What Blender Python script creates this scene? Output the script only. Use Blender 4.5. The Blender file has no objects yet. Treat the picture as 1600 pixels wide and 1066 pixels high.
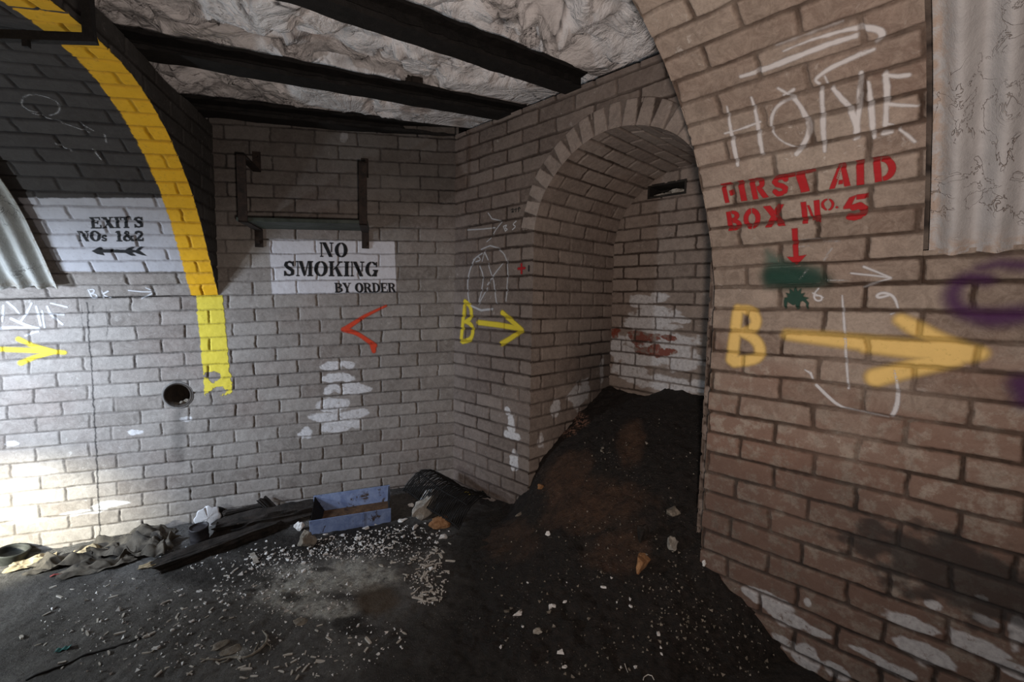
import bpy, bmesh, math, random
import numpy as np
from mathutils import Vector, Matrix

SC = bpy.context.scene
COL = SC.collection
rng = np.random.default_rng(7)
random.seed(7)

# ------------------------------------------------------------------ camera
F_PX = 727.5006
PITCH, ROLL = 0.0876, 0.0174
ZO = 1.40                                   # height of the lens above the world's zero level
CAM = np.array([0.0, 0.0, ZO])
_fw = np.array([0, math.cos(PITCH), -math.sin(PITCH)])
_up = np.array([0, math.sin(PITCH), math.cos(PITCH)])
_rt = np.array([1.0, 0, 0])
C_R = _rt*math.cos(ROLL) + _up*math.sin(ROLL)
C_U = -_rt*math.sin(ROLL) + _up*math.cos(ROLL)
C_F = _fw
cam_d = bpy.data.cameras.new('camera')
cam_d.sensor_width = 36.0
cam_d.lens = 36.0*F_PX/1600.0
cam_d.clip_start = 0.02
cam_o = bpy.data.objects.new('camera', cam_d)
COL.objects.link(cam_o)
M = Matrix.Identity(4)
for i in range(3):
    M[i][0], M[i][1], M[i][2], M[i][3] = C_R[i], C_U[i], -C_F[i], CAM[i]
cam_o.matrix_world = M
SC.camera = cam_o

# ------------------------------------------------------------------ exposure, world, lights
SC.view_settings.view_transform = 'Standard'
SC.view_settings.look = 'None'
SC.view_settings.gamma = 1.0
SC.view_settings.use_curve_mapping = False
SC.view_settings.exposure = 0.0
wd = bpy.data.worlds.new('world'); SC.world = wd
wd.use_nodes = True
wd.node_tree.nodes['Background'].inputs[0].default_value = (0.62, 0.56, 0.55, 1)
wd.node_tree.nodes['Background'].inputs[1].default_value = 0.012

# ------------------------------------------------------------------ frame of the place (metres)
A1, A2, A3 = 0.271, -0.7842, -0.8218        # headings of back wall, right wall, near wall
CN = np.array([-0.3598, 2.8742, 0.8753+ZO]) # corner back wall / right wall, on the top brick course
UP = np.array([0, 0, 1.0])
def hd(a): return np.array([math.cos(a), math.sin(a), 0.0])
def nm(a): return np.array([-math.sin(a), math.cos(a), 0.0])
D1, D2, D3 = hd(A1), hd(A2), hd(A3)
N1, N2, N3 = nm(A1), nm(A2), nm(A3)         # all three point out of the room
T1, T2, T3 = 0.0411, 0.0085, 0.0143         # fall of the brick courses
L, H = 0.225, 0.075
S0 = -1.2795                                # mouth of the left tunnel along the back wall
O3 = N3*1.6733 + UP*ZO
S3E = -0.737                                # mouth of the near tunnel along the near wall
Z3 = 0.0674
UPE = 0.6585                                # left jamb of the niche along the right wall
ND = 0.735                                  # niche depth

def lamp(name, typ, loc, energy, color, **kw):
    d = bpy.data.lights.new(name, typ); d.energy = energy; d.color = color
    rot = kw.pop('aim', None)
    for k, v in kw.items(): setattr(d, k, v)
    o = bpy.data.objects.new(name, d); COL.objects.link(o); o.location = Vector(loc)
    if rot is not None:
        o.rotation_euler = (Vector(rot)-Vector(loc)).to_track_quat('-Z', 'Y').to_euler()
    return o
def w1p(s, z, off=0.0): return CN + D1*s + UP*(z - 0.8753) - N1*off   # z measured from lens level
# torch in the left tunnel, low and beyond the left edge of the picture: beam, halo and stray light
lamp('torch_beam', 'SPOT', w1p(-2.95, -0.86, 0.95), 330, (1.0, 0.98, 0.80), aim=w1p(-2.20, -1.19, 0.0),
     spot_size=math.radians(41), spot_blend=1.0, shadow_soft_size=0.03)
lamp('torch_spill', 'SPOT', w1p(-2.75, -0.20, 0.92), 185, (0.70, 0.82, 1.0), aim=w1p(-1.88, -0.50, 0.0),
     spot_size=math.radians(90), spot_blend=1.0, shadow_soft_size=0.14)
lamp('torch_glow', 'POINT', w1p(-2.85, -0.80, 1.05), 58, (0.84, 0.93, 1.0), shadow_soft_size=0.06)
# hand lamp held just to the right of and below the camera
lamp('hand_lamp', 'SPOT', (0.075, 0.0, ZO-0.09), 76, (1.0, 0.85, 0.76), aim=(0.30, 2.3, ZO+0.42),
     spot_size=math.radians(150), spot_blend=1.0, shadow_soft_size=0.035)

# ------------------------------------------------------------------ pixels of the photograph <-> space
def ray(x, y): return C_F + C_R*((x-800)/F_PX) - C_U*((y-533)/F_PX)
def hitp(x, y, O, n):
    r = ray(x, y); return CAM + r*(((O-CAM) @ n)/(r @ n))
def proj(P):
    d = P - CAM; w = d @ C_F
    return np.stack([800+F_PX*(d @ C_R)/w, 533-F_PX*(d @ C_U)/w], -1)

# ------------------------------------------------------------------ noise
_tab = np.random.default_rng(11).random((8, 256, 256))
def vnoise(x, y, seed=0):
    x = np.asarray(x, float)+seed*17.37; y = np.asarray(y, float)+seed*9.71
    xi = np.floor(x).astype(int); yi = np.floor(y).astype(int)
    fx = x-xi; fy = y-yi
    fx = fx*fx*(3-2*fx); fy = fy*fy*(3-2*fy)
    T = _tab[seed % 8]; a, b = xi & 255, yi & 255; a1, b1 = (a+1) & 255, (b+1) & 255
    return (T[a, b]*(1-fx)+T[a1, b]*fx)*(1-fy)+(T[a, b1]*(1-fx)+T[a1, b1]*fx)*fy
def fbm(x, y, seed=0, n=4):
    o, am, tot = 0, 1.0, 0
    for k in range(n):
        o = o+am*vnoise(x*2**k, y*2**k, seed+k); tot += am; am *= .5
    return o/tot
def hsh(i, j, seed=0):
    T = _tab[(seed*3+1) % 8]
    return T[(np.asarray(i).astype(int)*37+seed*11) & 255, (np.asarray(j).astype(int)*91+seed*5) & 255]
def sm(a, b, x):
    t = np.clip((x-a)/(b-a), 0, 1); return t*t*(3-2*t)

# ------------------------------------------------------------------ brick relief: (a = brick lengths, b = courses)
def masonry(a, b, seed, wj=.0048, depth=.009, LL=L, HH=H, wedge=None):
    wob = (fbm(a*2.2, b*.8, seed+1, 3)-.5)*.10
    b2 = b+wob; row = np.floor(b2); fb = b2-row
    off = .5*(row % 2)+(hsh(row, 3, seed)-.5)*.10
    a2 = a-off+(vnoise(a*3, b*3, seed+2)-.5)*.03; col = np.floor(a2); fa = a2-col
    var = .75+.6*fbm(a*1.1+5, b*.9, seed+3, 2)
    irregular = (fbm(a*14, b*5, seed+4, 3)-.5)*.004
    da = np.minimum(fa, 1-fa)*LL-wj*var*1.05; db = np.minimum(fb, 1-fb)*HH-wj*var
    r = .006
    da2 = np.minimum(da-r, 0); db2 = np.minimum(db-r, 0)
    d = r-np.sqrt(da2*da2+db2*db2)+irregular          # rounded-corner distance to the brick edge
    joint = 1-sm(-.0015, .0020, d)
    rnd = hsh(row, col, seed+5)
    h = -depth*(1-sm(-.002, .0035, d))*(.7+.5*vnoise(a*2, b*2, seed+6))
    h = h+(hsh(row, col, seed+6)-.5)*.0025+(fbm(a*9, b*3, seed, 3)-.5)*.0022*(1-joint)+(fbm(a*40, b*14, seed, 2)-.5)*.003*joint
    return h, joint, rnd

# ------------------------------------------------------------------ meshes
def new_mesh(name, V, Fq, mats, attrs=None, smooth=True, parent=None):
    V = np.ascontiguousarray(V, dtype=np.float32); Fq = np.ascontiguousarray(Fq, dtype=np.int32)
    me = bpy.data.meshes.new(name)
    k = Fq.shape[1]
    me.vertices.add(len(V)); me.vertices.foreach_set('co', V.ravel())
    me.loops.add(Fq.size); me.loops.foreach_set('vertex_index', Fq.ravel())
    me.polygons.add(len(Fq)); me.polygons.foreach_set('loop_start', np.arange(0, Fq.size, k, dtype=np.int32))
    me.update(calc_edges=True)
    if smooth: me.polygons.foreach_set('use_smooth', np.ones(len(Fq), bool))
    for n, v in (attrs or {}).items():
        at = me.attributes.new(n, 'FLOAT', 'POINT'); at.data.foreach_set('value', np.ascontiguousarray(v, dtype=np.float32).ravel())
    me.validate(); me.update()
    if not isinstance(mats, (list, tuple)): mats = [mats]
    for m in mats: me.materials.append(m)
    o = bpy.data.objects.new(name, me); COL.objects.link(o)
    if parent is not None: o.parent = parent
    return o
def quads(ns, nt, base=0, mask=None, flip=False):
    i = np.arange(ns*nt).reshape(ns, nt)+base
    q = np.stack([i[:-1, :-1], i[1:, :-1], i[1:, 1:], i[:-1, 1:]], -1)
    if flip: q = q[..., ::-1]
    if mask is not None: return q[mask]
    return q.reshape(-1, 4)
def join_grids(gs):
    V, Fq, A, base = [], [], {}, 0
    for v, q, at in gs:
        V.append(v); Fq.append(q+base); base += len(v)
        for k in at: A.setdefault(k, []).append(at[k])
    return np.concatenate(V), np.concatenate(Fq), {k: np.concatenate(x) for k, x in A.items()}
def compact(V, Fq, at):
    used = np.unique(Fq); mp = -np.ones(len(V), int); mp[used] = np.arange(len(used))
    return V[used], mp[Fq], {k: v[used] for k, v in at.items()}

def struct(o): o['kind'] = 'structure'; return o
def tag(o, label, cat, group=None, kind=None):
    o['label'] = label; o['category'] = cat
    if group: o['group'] = group
    if kind: o['kind'] = kind
    return o
def empty(name, loc, rot=(0, 0, 0)):
    o = bpy.data.objects.new(name, None); o.empty_display_size = .05
    COL.objects.link(o); o.location = Vector(loc); o.rotation_euler = rot
    return o
def bm_obj(name, bm, mat, parent=None, smooth=False):
    me = bpy.data.meshes.new(name); bmesh.ops.recalc_face_normals(bm, faces=bm.faces); bm.to_mesh(me); bm.free()
    if smooth:
        for f in me.polygons: f.use_smooth = True
    for m in (mat if isinstance(mat, (list, tuple)) else [mat]): me.materials.append(m)
    o = bpy.data.objects.new(name, me); COL.objects.link(o)
    if parent is not None: o.parent = parent
    return o

# ------------------------------------------------------------------ material building
class NT:
    def __init__(s, name):
        s.m = bpy.data.materials.new(name); s.m.use_nodes = True
        s.t = s.m.node_tree; s.bsdf = s.t.nodes['Principled BSDF']; s.out = s.t.nodes['Material Output']
        s.co = s.t.nodes.new('ShaderNodeTexCoord').outputs['Object']
    def n(s, typ, **kw):
        nd = s.t.nodes.new(typ)
        for k, v in kw.items(): setattr(nd, k, v)
        return nd
    def lk(s, a, b): s.t.links.new(a, b)
    def put(s, sock, v):
        if hasattr(v, 'links'): s.lk(v, sock)
        else: sock.default_value = v
    def noise(s, scale, detail=4, rough=.6, dist=0, vec=None, col=False):
        nd = s.n('ShaderNodeTexNoise'); s.lk(vec or s.co, nd.inputs['Vector'])
        nd.inputs['Scale'].default_value = scale; nd.inputs['Detail'].default_value = detail
        nd.inputs['Roughness'].default_value = rough; nd.inputs['Distortion'].default_value = dist
        return nd.outputs['Color' if col else 'Fac']
    def voro(s, scale, feature='F1', out='Distance', rnd=1.0):
        nd = s.n('ShaderNodeTexVoronoi', feature=feature); s.lk(s.co, nd.inputs['Vector'])
        nd.inputs['Scale'].default_value = scale; nd.inputs['Randomness'].default_value = rnd
        return nd.outputs[out]
    def ramp(s, fac, *stops):
        nd = s.n('ShaderNodeValToRGB'); s.put(nd.inputs['Fac'], fac)
        e = nd.color_ramp.elements
        while len(e) < len(stops): e.new(.5)
        for el, (p, c) in zip(e, stops):
            el.position = p; el.color = (*c, 1) if len(c) == 3 else c
        return nd.outputs['Color']
    def mr(s, v, a, b, c=0, d=1, clamp=True):
        nd = s.n('ShaderNodeMapRange'); nd.clamp = clamp
        s.put(nd.inputs[0], v)
        for k, x in zip((1, 2, 3, 4), (a, b, c, d)): nd.inputs[k].default_value = x
        return nd.outputs[0]
    def math(s, op, a, b=0.0, clamp=False):
        nd = s.n('ShaderNodeMath', operation=op); nd.use_clamp = clamp
        s.put(nd.inputs[0], a); s.put(nd.inputs[1], b); return nd.outputs[0]
    def mix(s, fac, a, b, mode='MIX'):
        nd = s.n('ShaderNodeMix', data_type='RGBA', blend_type=mode)
        s.put(nd.inputs[0], fac)
        for k, v in ((6, a), (7, b)):
            if isinstance(v, tuple): v = (*v, 1) if len(v) == 3 else v
            s.put(nd.inputs[k], v)
        return nd.outputs[2]
    def attr(s, name): 
        nd = s.n('ShaderNodeAttribute'); nd.attribute_name = name; return nd.outputs['Fac']
    def done(s, color, rough=.85, bump=None, dist=.004, strength=.6, metal=0.0, spec=.3, alpha=None):
        if isinstance(color, tuple): color = (*color, 1) if len(color) == 3 else color
        s.put(s.bsdf.inputs['Base Color'], color); s.put(s.bsdf.inputs['Roughness'], rough)
        s.put(s.bsdf.inputs['Metallic'], metal); s.bsdf.inputs['Specular IOR Level'].default_value = spec
        if bump is not None:
            b = s.n('ShaderNodeBump'); b.inputs['Distance'].default_value = dist; b.inputs['Strength'].default_value = strength
            s.lk(bump, b.inputs['Height']); s.lk(b.outputs[0], s.bsdf.inputs['Normal'])
        if alpha is not None:
            tr = s.n('ShaderNodeBsdfTransparent'); mx = s.n('ShaderNodeMixShader')
            s.put(mx.inputs[0], alpha); s.lk(tr.outputs[0], mx.inputs[1]); s.lk(s.bsdf.outputs[0], mx.inputs[2])
            s.lk(mx.outputs[0], s.out.inputs['Surface'])
        return s.m

def brick_mat(name, dark, light, red, mortar, wash=(.62, .61, .62), redpatch=(.20, .05, .03)):
    t = NT(name)
    rnd = t.attr('rnd'); joint = t.attr('joint'); washA = t.attr('wash'); dirt_shade = t.attr('dirt_shade'); redA = t.attr('red')
    c = t.ramp(rnd, (0.0, dark), (.45, tuple((a+b)/2 for a, b in zip(dark, light))), (1.0, light))
    c = t.mix(t.mr(t.noise(2.3, 3, .6), .48, .75, 0, .55), c, red)
    blot = t.noise(9, 5, .7, .4)
    c = t.mix(t.mr(blot, .35, .75, .35, 0), c, tuple(x*.45 for x in dark))
    fine = t.noise(160, 2, .7)
    c = t.mix(t.mr(fine, .3, .7, .28, 0), c, tuple(x*.4 for x in dark))
    pale = t.math('MULTIPLY', t.mr(t.noise(38, 4, .75, .6), .60, .70), t.mr(t.noise(3.1, 2), .45, .62))
    c = t.mix(t.math('MULTIPLY', pale, .45), c, (.55, .53, .5))
    arr = t.mr(t.noise(26, 5, .8, 1.0), .40, .62)
    c = t.mix(t.math('MULTIPLY', arr, .22), c, tuple(x*1.5 for x in light))
    c = t.mix(t.math('MULTIPLY', redA, t.mr(t.noise(21, 4, .7), .40, .52)), c, redpatch)
    wm = t.math('MULTIPLY', t.math('MULTIPLY', washA, t.math('SUBTRACT', 1.0, t.math('MULTIPLY', joint, .85))), t.mr(t.noise(45, 5, .75, .5), .30, .44), True)
    mo = t.mix(t.mr(t.noise(60, 3), .3, .7), mortar, tuple(x*.55 for x in mortar))
    mo = t.mix(t.mr(dirt_shade, .0, .4, 0, .8), mo, (.016, .011, .009))  # mortar darkens with the same mask, painted shade included
    c = t.mix(t.math('MULTIPLY', joint, t.mr(t.noise(2.6, 4, .65), .38, .58, .45, 1)), c, mo)
    c = t.mix(wm, c, t.mix(t.mr(t.noise(70, 3), .35, .7), wash, tuple(x*.72 for x in wash)))
    c = t.mix(dirt_shade, c, (.018, .016, .016))  # one mask for grime, stains, cracks and shade painted into the colour
    b = t.math('ADD', t.math('MULTIPLY', fine, .5), t.noise(45, 4, .7))
    return t.done(c, t.mr(blot, .3, .7, .75, .95), b, .0025, .5)

BRICK_BACK = brick_mat('brick_back', (.195, .170, .152), (.345, .318, .295), (.195, .135, .115), (.120, .105, .096))
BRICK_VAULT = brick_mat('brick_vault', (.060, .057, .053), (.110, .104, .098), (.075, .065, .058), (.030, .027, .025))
BRICK_RIGHT = brick_mat('brick_right', (.140, .108, .092), (.250, .205, .178), (.150, .098, .080), (.055, .038, .030))
BRICK_NICHE = brick_mat('brick_niche', (.230, .185, .160), (.370, .310, .270), (.235, .165, .135), (.070, .050, .040))
BRICK_NEAR = brick_mat('brick_near', (.195, .145, .115), (.365, .305, .255), (.205, .115, .088), (.066, .042, .030), redpatch=(.175, .098, .072))

# ------------------------------------------------------------------ vault profiles: lateral (into the tunnel), rise
def profile(pts):
    p = np.array(pts, float)
    d = np.r_[0, np.cumsum(np.hypot(*np.diff(p, axis=0).T))]
    a = np.linspace(0, d[-1], 400)
    y, z = np.interp(a, d, p[:, 0]), np.interp(a, d, p[:, 1])
    k = np.hanning(61); k /= k.sum()
    def smo(v):
        e = np.r_[2*v[0]-v[30:0:-1], v, 2*v[-1]-v[-2:-32:-1]]
        return np.convolve(e, k, 'valid')
    y, z = smo(y), smo(z)
    d = np.r_[0, np.cumsum(np.hypot(np.diff(y), np.diff(z)))]
    return d, y, z
LP = profile([(0, 0), (.034, .058), (.1, .155), (.163, .265), (.22, .36), (.269, .433), (.33, .497), (.397, .56), (.478, .625),
              (.554, .675), (.645, .724), (.734, .762), (.834, .787), (.937, .797), (1.05, .80), (1.17, .797), (1.27, .787), (1.37, .76), (1.5, .70), (1.65, .61), (1.78, .50), (1.9, .36), (2.0, .2), (2.06, .06), (2.08, 0)])
RP = profile([(0, 0), (.019, .067), (.048, .136), (.075, .2), (.107, .26), (.142, .324), (.18, .382), (.213, .44), (.261, .493),
              (.314, .54), (.361, .587), (.413, .632), (.474, .667), (.535, .704), (.585, .724), (.66, .755), (.75, .78), (.86, .797),
              (1.05, .805), (1.24, .797), (1.35, .78), (1.44, .755), (1.515, .724), (1.6, .68)])

class Surf:
    """a masonry surface: pos(s, t) with s along the wall and t measured downwards; out = normal into the room"""
    seed = 1
    def relief(self, s, t): raise NotImplementedError
    def at(self, s, t, lift=0.0):
        s, t = np.broadcast_arrays(np.asarray(s, float), np.asarray(t, float))
        P, n = self.base(s, t)
        h, j, r = self.relief(s, t)
        return P+n*(h+lift)[..., None], j, r
    def px(self, x, y, s=None, t=None):
        s, t = (self.g0 if s is None else (s, t))
        for _ in range(40):
            st = np.array([[s, t], [s+1e-4, t], [s, t+1e-4]])
            q = proj(self.base(st[:, 0], st[:, 1])[0])
            J = np.stack([q[1]-q[0], q[2]-q[0]], 1)/1e-4
            d = np.linalg.solve(J, np.array([x, y])-q[0])
            d = np.clip(d, -.15, .15); s += d[0]; t += d[1]
            if abs(d).max() < 1e-6: break
        return s, t

class Back(Surf):                            # back wall: t = 0 is the springing line of the left tunnel
    seed, g0 = 1, (-.8, .2)
    zs = 0.8753+T1*S0-11*H
    def base(self, s, t):
        z = self.zs+T1*(s-S0)-t
        P = CN+D1*s[..., None]+UP*(z-0.8753)[..., None]
        return P, np.broadcast_to(-N1, P.shape)
    def relief(self, s, t): return masonry(s/L+1.455, t/H, 1, wj=.0032, depth=.0058)
class LeftVault(Surf):                       # tunnel vault above the springing line: t < 0
    seed, g0 = 2, (-1.6, -.3)
    zs = Back.zs
    def base(self, s, t):
        a = np.maximum(-t, 0)
        y = np.interp(a, *LP[:2]); z = np.interp(a, LP[0], LP[2]); e = .004
        dy = np.interp(a+e, *LP[:2])-np.interp(a-e, *LP[:2]); dz = np.interp(a+e, LP[0], LP[2])-np.interp(a-e, LP[0], LP[2])
        l = np.hypot(dy, dz)+1e-9; dy, dz = dy/l, dz/l
        P = CN+D1*s[..., None]-N1*y[..., None]+UP*(self.zs+T1*(s-S0)+z-np.maximum(t, 0)-0.8753)[..., None]
        n = -N1*dz[..., None]-UP*dy[..., None]
        return P, n
    def relief(self, s, t): return masonry(s/L+1.455, t/.0695, 2, wj=.0042, depth=.007)
class Near(Surf):                            # near wall and its vault: t = 0 springing, t < 0 up the vault
    seed, g0 = 3, (-.4, .1)
    def base(self, s, t):
        a = np.maximum(-t, 0); dn = np.maximum(t, 0)
        y = np.interp(a, *RP[:2]); z = np.interp(a, RP[0], RP[2])-dn; e = .004
        dy = np.where(t > -.001, 0, np.interp(a+e, *RP[:2])-np.interp(a-e, *RP[:2]))
        dz = np.where(t > -.001, 1, np.interp(a+e, RP[0], RP[2])-np.interp(a-e, RP[0], RP[2]))
        l = np.hypot(dy, dz)+1e-9; dy, dz = dy/l, dz/l
        P = O3+D3*s[..., None]-N3*y[..., None]+UP*(Z3+T3*s+z)[..., None]
        n = -N3*dz[..., None]-UP*dy[..., None]
        return P, n
    def relief(self, s, t):
        b = np.where(t > 0, t/H, t/.0697)
        return masonry(s/L+2.7988+.5, b, 3, wj=.0048, depth=.009)
class Right(Surf):                           # right wall: t from the top course
    seed, g0 = 4, (.4, .5)
    def base(self, s, t):
        P = CN+D2*s[..., None]+UP*(T2*s-t)[..., None]
        return P, np.broadcast_to(-N2, P.shape)
    def relief(self, s, t): return masonry(s/L+.028+.5, t/H, 4, wj=.0050, depth=.008)
class NicheBack(Surf):
    seed, g0 = 5, (1.0, 1.0)
    def base(self, s, t):
        P = CN+N2*ND+D2*s[..., None]+UP*(-t)[..., None]
        return P, np.broadcast_to(-N2, P.shape)
    def relief(self, s, t): return masonry(s/L+.3, t/H+.2, 5, depth=.007)
BACK, LV, NEAR, RIGHT, NBACK = Back(), LeftVault(), Near(), Right(), NicheBack()

def sheet(surf, s, t, attrs=None, mask=None, flip=False):
    S, T = np.meshgrid(s, t, indexing='ij')
    V, j, r = surf.at(S, T)
    at = {'joint': j.ravel(), 'rnd': r.ravel()}
    for k in ('wash', 'dirt_shade', 'red'):
        at[k] = ((attrs or {}).get(k, lambda s, t: s*0)(S, T)).ravel()
    return V.reshape(-1, 3), quads(len(s), len(t), 0, mask, flip), at
def ar(a, b, d): return np.linspace(a, b, max(2, int(round((b-a)/d))+1))
def blob(S, T, cs, ct, rs, rt, seed=1, edge=.16, amp=.9):
    d = np.hypot((S-cs)/rs, (T-ct)/rt)
    return 1-sm(1-edge, 1+edge*.3, d+(fbm(S*16, T*24, seed, 5)-.5)*amp*1.7)

# ------------------------------------------------------------------ the back wall and the left tunnel
def pblob(surf, x, y, rx, ry, seed=1, **kw):
    """a patch of old whitewash (or plaster) centred where the photograph shows it"""
    s, t = surf.px(x, y); s1, t1 = surf.px(x+rx, y); s2, t2 = surf.px(x, y+ry)
    rs, rt = abs(s1-s)+1e-4, abs(t2-t)+1e-4
    return lambda S, T: blob(S, T, s, t, rs, rt, seed, **kw)
def union(*fs):
    def f(S, T):
        o = S*0
        for g in fs: o = np.maximum(o, g(S, T))
        return o
    return f
back_wash = union(*[pblob(BACK, x, y, rx, ry, i, amp=.8) for i, (x, y, rx, ry) in enumerate([
    (516, 572, 16, 7), (542, 570, 12, 7), (532, 590, 30, 7), (518, 608, 12, 8), (552, 607, 25, 8), (520, 632, 22, 12), (508, 652, 28, 9),
    (555, 648, 24, 8), (530, 665, 30, 10), (480, 676, 12, 10), (60, 738, 26, 7), (130, 800, 40, 4), (175, 788, 30, 5), (40, 815, 30, 5),
    (290, 655, 10, 4), (212, 676, 14, 5), (20, 693, 14, 5), (538, 214, 8, 9)])])
def seg_d(S, T, pts):
    d = np.full(np.shape(S), 9.0)
    for (x0, y0), (x1, y1) in zip(pts[:-1], pts[1:]):
        dx, dy = x1-x0, y1-y0; k = np.clip(((S-x0)*dx+(T-y0)*dy)/(dx*dx+dy*dy+1e-12), 0, 1)
        d = np.minimum(d, np.hypot(S-x0-k*dx, T-y0-k*dy))
    return d
def pline(surf, pts): return [surf.px(*p) for p in pts]
CRACKS = [pline(BACK, q) for q in ([(136.5, 473), (138, 500), (140, 540), (143, 580), (145, 610), (147, 645), (149, 680), (151, 705), (152, 735), (155, 790), (157, 850)],
          [(127, 478), (129, 512)], [(165, 476), (168, 500), (167, 530)], [(281, 637), (282, 655)], [(146, 478), (145, 490)])]
STAIN = pline(BACK, [(279, 636), (281, 660), (280, 690), (277, 720)])
def back_shade_cracks(S, T):
    o = .58*(1-sm(-.72, -.12, T-.35*(S+.8)*0+(fbm(S*2, T*2, 3)-.5)*.25))  # vault's shade on the upper wall, put into the brick colour
    for k, c in enumerate(CRACKS): o = np.maximum(o, (.95 if k == 0 else .7)*(1-sm(.0006, .0055, seg_d(S+(fbm(S*40, T*40, 3)-.5)*.012, T, c)+(.003 if k else 0)*fbm(S*9, T*30, 2))))
    o = np.maximum(o, .35*(1-sm(.008, .045, seg_d(S+(fbm(S*20, T*20, 4)-.5)*.03, T, STAIN))))  # real stain below the pipe hole
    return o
HOLE = BACK.px(278, 617.5); HR = .066
g = []
s_, t_ = ar(-3.3, 0.02, .004), ar(0, 1.52, .004)
mid = np.meshgrid((s_[1:]+s_[:-1])/2, (t_[1:]+t_[:-1])/2, indexing='ij')
g.append(sheet(BACK, s_, t_, dict(wash=back_wash, dirt_shade=back_shade_cracks), mask=np.hypot(mid[0]-HOLE[0], mid[1]-HOLE[1]) > HR-.003))
g.append(sheet(BACK, ar(S0-.015, .02, .004), ar(-1.0, 0, .004), dict(wash=back_wash, dirt_shade=back_shade_cracks)))
V, q, at = compact(*join_grids(g))
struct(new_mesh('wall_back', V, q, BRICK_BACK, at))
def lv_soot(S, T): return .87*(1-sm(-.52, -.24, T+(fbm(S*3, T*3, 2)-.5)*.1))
V, q, at = sheet(LV, ar(-3.3, S0, .004), np.r_[ar(-LP[0][-1], -1.5, .02)[:-1], ar(-1.5, 0, .004)], dict(dirt_shade=lv_soot))
struct(new_mesh('wall_left', V, q, BRICK_BACK, at))

def spandrel(name, org, axis, nrm_in, Pr, z0, ztop, mat, step, seed, lat0=0.0, lat1=2.4, zbot=None):
    """brick face above a tunnel mouth: lateral coordinate along nrm_in, from the arch up to ztop"""
    gs = []
    def rel(Y, Z):
        h, j, r = masonry(Y/L+.2, -(Z-z0)/H, seed, depth=.007)
        P = org+nrm_in*Y[..., None]+UP*Z[..., None]-CN*0+axis*h[..., None]
        return P, j, r
    y = ar(0, lat1, step); f = np.linspace(0, 1, int(1.0/step)//2)
    end = Pr[1][-1]
    zb = z0+np.interp(y, Pr[1], Pr[2]) if True else 0
    Y = np.repeat(y[:, None], len(f), 1); Z = zb[:, None]+(ztop(y)-zb)[:, None]*f[None]
    P, j, r = rel(Y, Z)
    gs.append((P.reshape(-1, 3), quads(len(y), len(f)), dict(joint=j.ravel(), rnd=r.ravel(), wash=0*j.ravel(), dirt_shade=0*j.ravel()+.25, red=0*j.ravel())))
    if zbot is not None:
        y = ar(lat0, 0, step); z = ar(zbot, float(ztop(np.array([0.]))[0]), step)
        Y, Z = np.meshgrid(y, z, indexing='ij'); P, j, r = rel(Y, Z)
        gs.append((P.reshape(-1, 3), quads(len(y), len(z)), dict(joint=j.ravel(), rnd=r.ravel(), wash=0*j.ravel(), dirt_shade=0*j.ravel(), red=0*j.ravel())))
    V, q, at = join_grids(gs)
    return struct(new_mesh(name, V, q, mat, at))
org = CN+D1*S0-UP*0.8753
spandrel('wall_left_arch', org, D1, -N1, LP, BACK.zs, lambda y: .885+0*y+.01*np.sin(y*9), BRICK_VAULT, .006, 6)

# ------------------------------------------------------------------ the right wall with its arched niche
ARCH_IN = np.array([(.6585, .356), (.675, .4307), (.697, .494), (.739, .558), (.79, .613), (.842, .656), (.903, .697), (.969, .725), (1.0375, .744), (1.11, .750),
                    (1.1825, .744), (1.2535, .727), (1.3255, .700), (1.386, .667), (1.438, .6245), (1.485, .565), (1.522, .494), (1.545, .4307), (1.5615, .356)])
ARCH_EX = np.array([(.557, .362), (.58, .454), (.623, .568), (.658, .632), (.72, .695), (.79, .752), (.865, .80), (.945, .835), (1.033, .854), (1.11, .860),
                    (1.187, .854), (1.275, .838), (1.355, .805), (1.43, .752), (1.50, .695), (1.562, .632), (1.597, .568), (1.64, .454), (1.663, .362)])
def resample(p, n):
    d = np.r_[0, np.cumsum(np.hypot(*np.diff(p, axis=0).T))]/np.hypot(*np.diff(p, axis=0).T).sum()
    u = np.linspace(0, 1, 300); q = np.stack([np.interp(u, d, p[:, 0]), np.interp(u, d, p[:, 1])], 1)
    k = np.hanning(41); k /= k.sum()
    e = np.concatenate([2*q[0]-q[20:0:-1], q, 2*q[-1]-q[-2:-22:-1]])
    q = np.stack([np.convolve(e[:, i], k, 'valid') for i in (0, 1)], 1)
    d = np.r_[0, np.cumsum(np.hypot(*np.diff(q, axis=0).T))]; d /= d[-1]
    u = np.linspace(0, 1, n); return np.stack([np.interp(u, d, q[:, 0]), np.interp(u, d, q[:, 1])], 1)
ZC = 0.8753
right_wash = union(*[pblob(RIGHT, x, y, rx, ry, i+3) for i, (x, y, rx, ry) in enumerate([(792, 642, 5, 7), (798, 660, 6, 14), (798, 680, 12, 8), (808, 684, 8, 6), (803, 720, 6, 20)])])
g = [sheet(RIGHT, ar(-.005, UPE, .004), ar(-.10, 2.35, .004), dict(wash=right_wash)),
     sheet(RIGHT, ar(1.5615, 2.1, .006), ar(-.10, 2.35, .006))]
u = ar(UPE, 1.5615, .004)
ex = resample(ARCH_EX, 300); te = ZC+T2*u-np.interp(u, ex[:, 0], ex[:, 1])+.03
fr = np.linspace(0, 1, 90)
S = np.repeat(u[:, None], 90, 1); T = -.10+(te[:, None]+.10)*fr[None]
P, j, r = RIGHT.at(S, T); z = 0*j.ravel()
g.append((P.reshape(-1, 3), quads(len(u), 90), dict(joint=j.ravel(), rnd=r.ravel(), wash=z, dirt_shade=z, red=z)))
V, q, at = join_grids(g)
struct(new_mesh('wall_right', V, q, BRICK_RIGHT, at))

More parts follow.
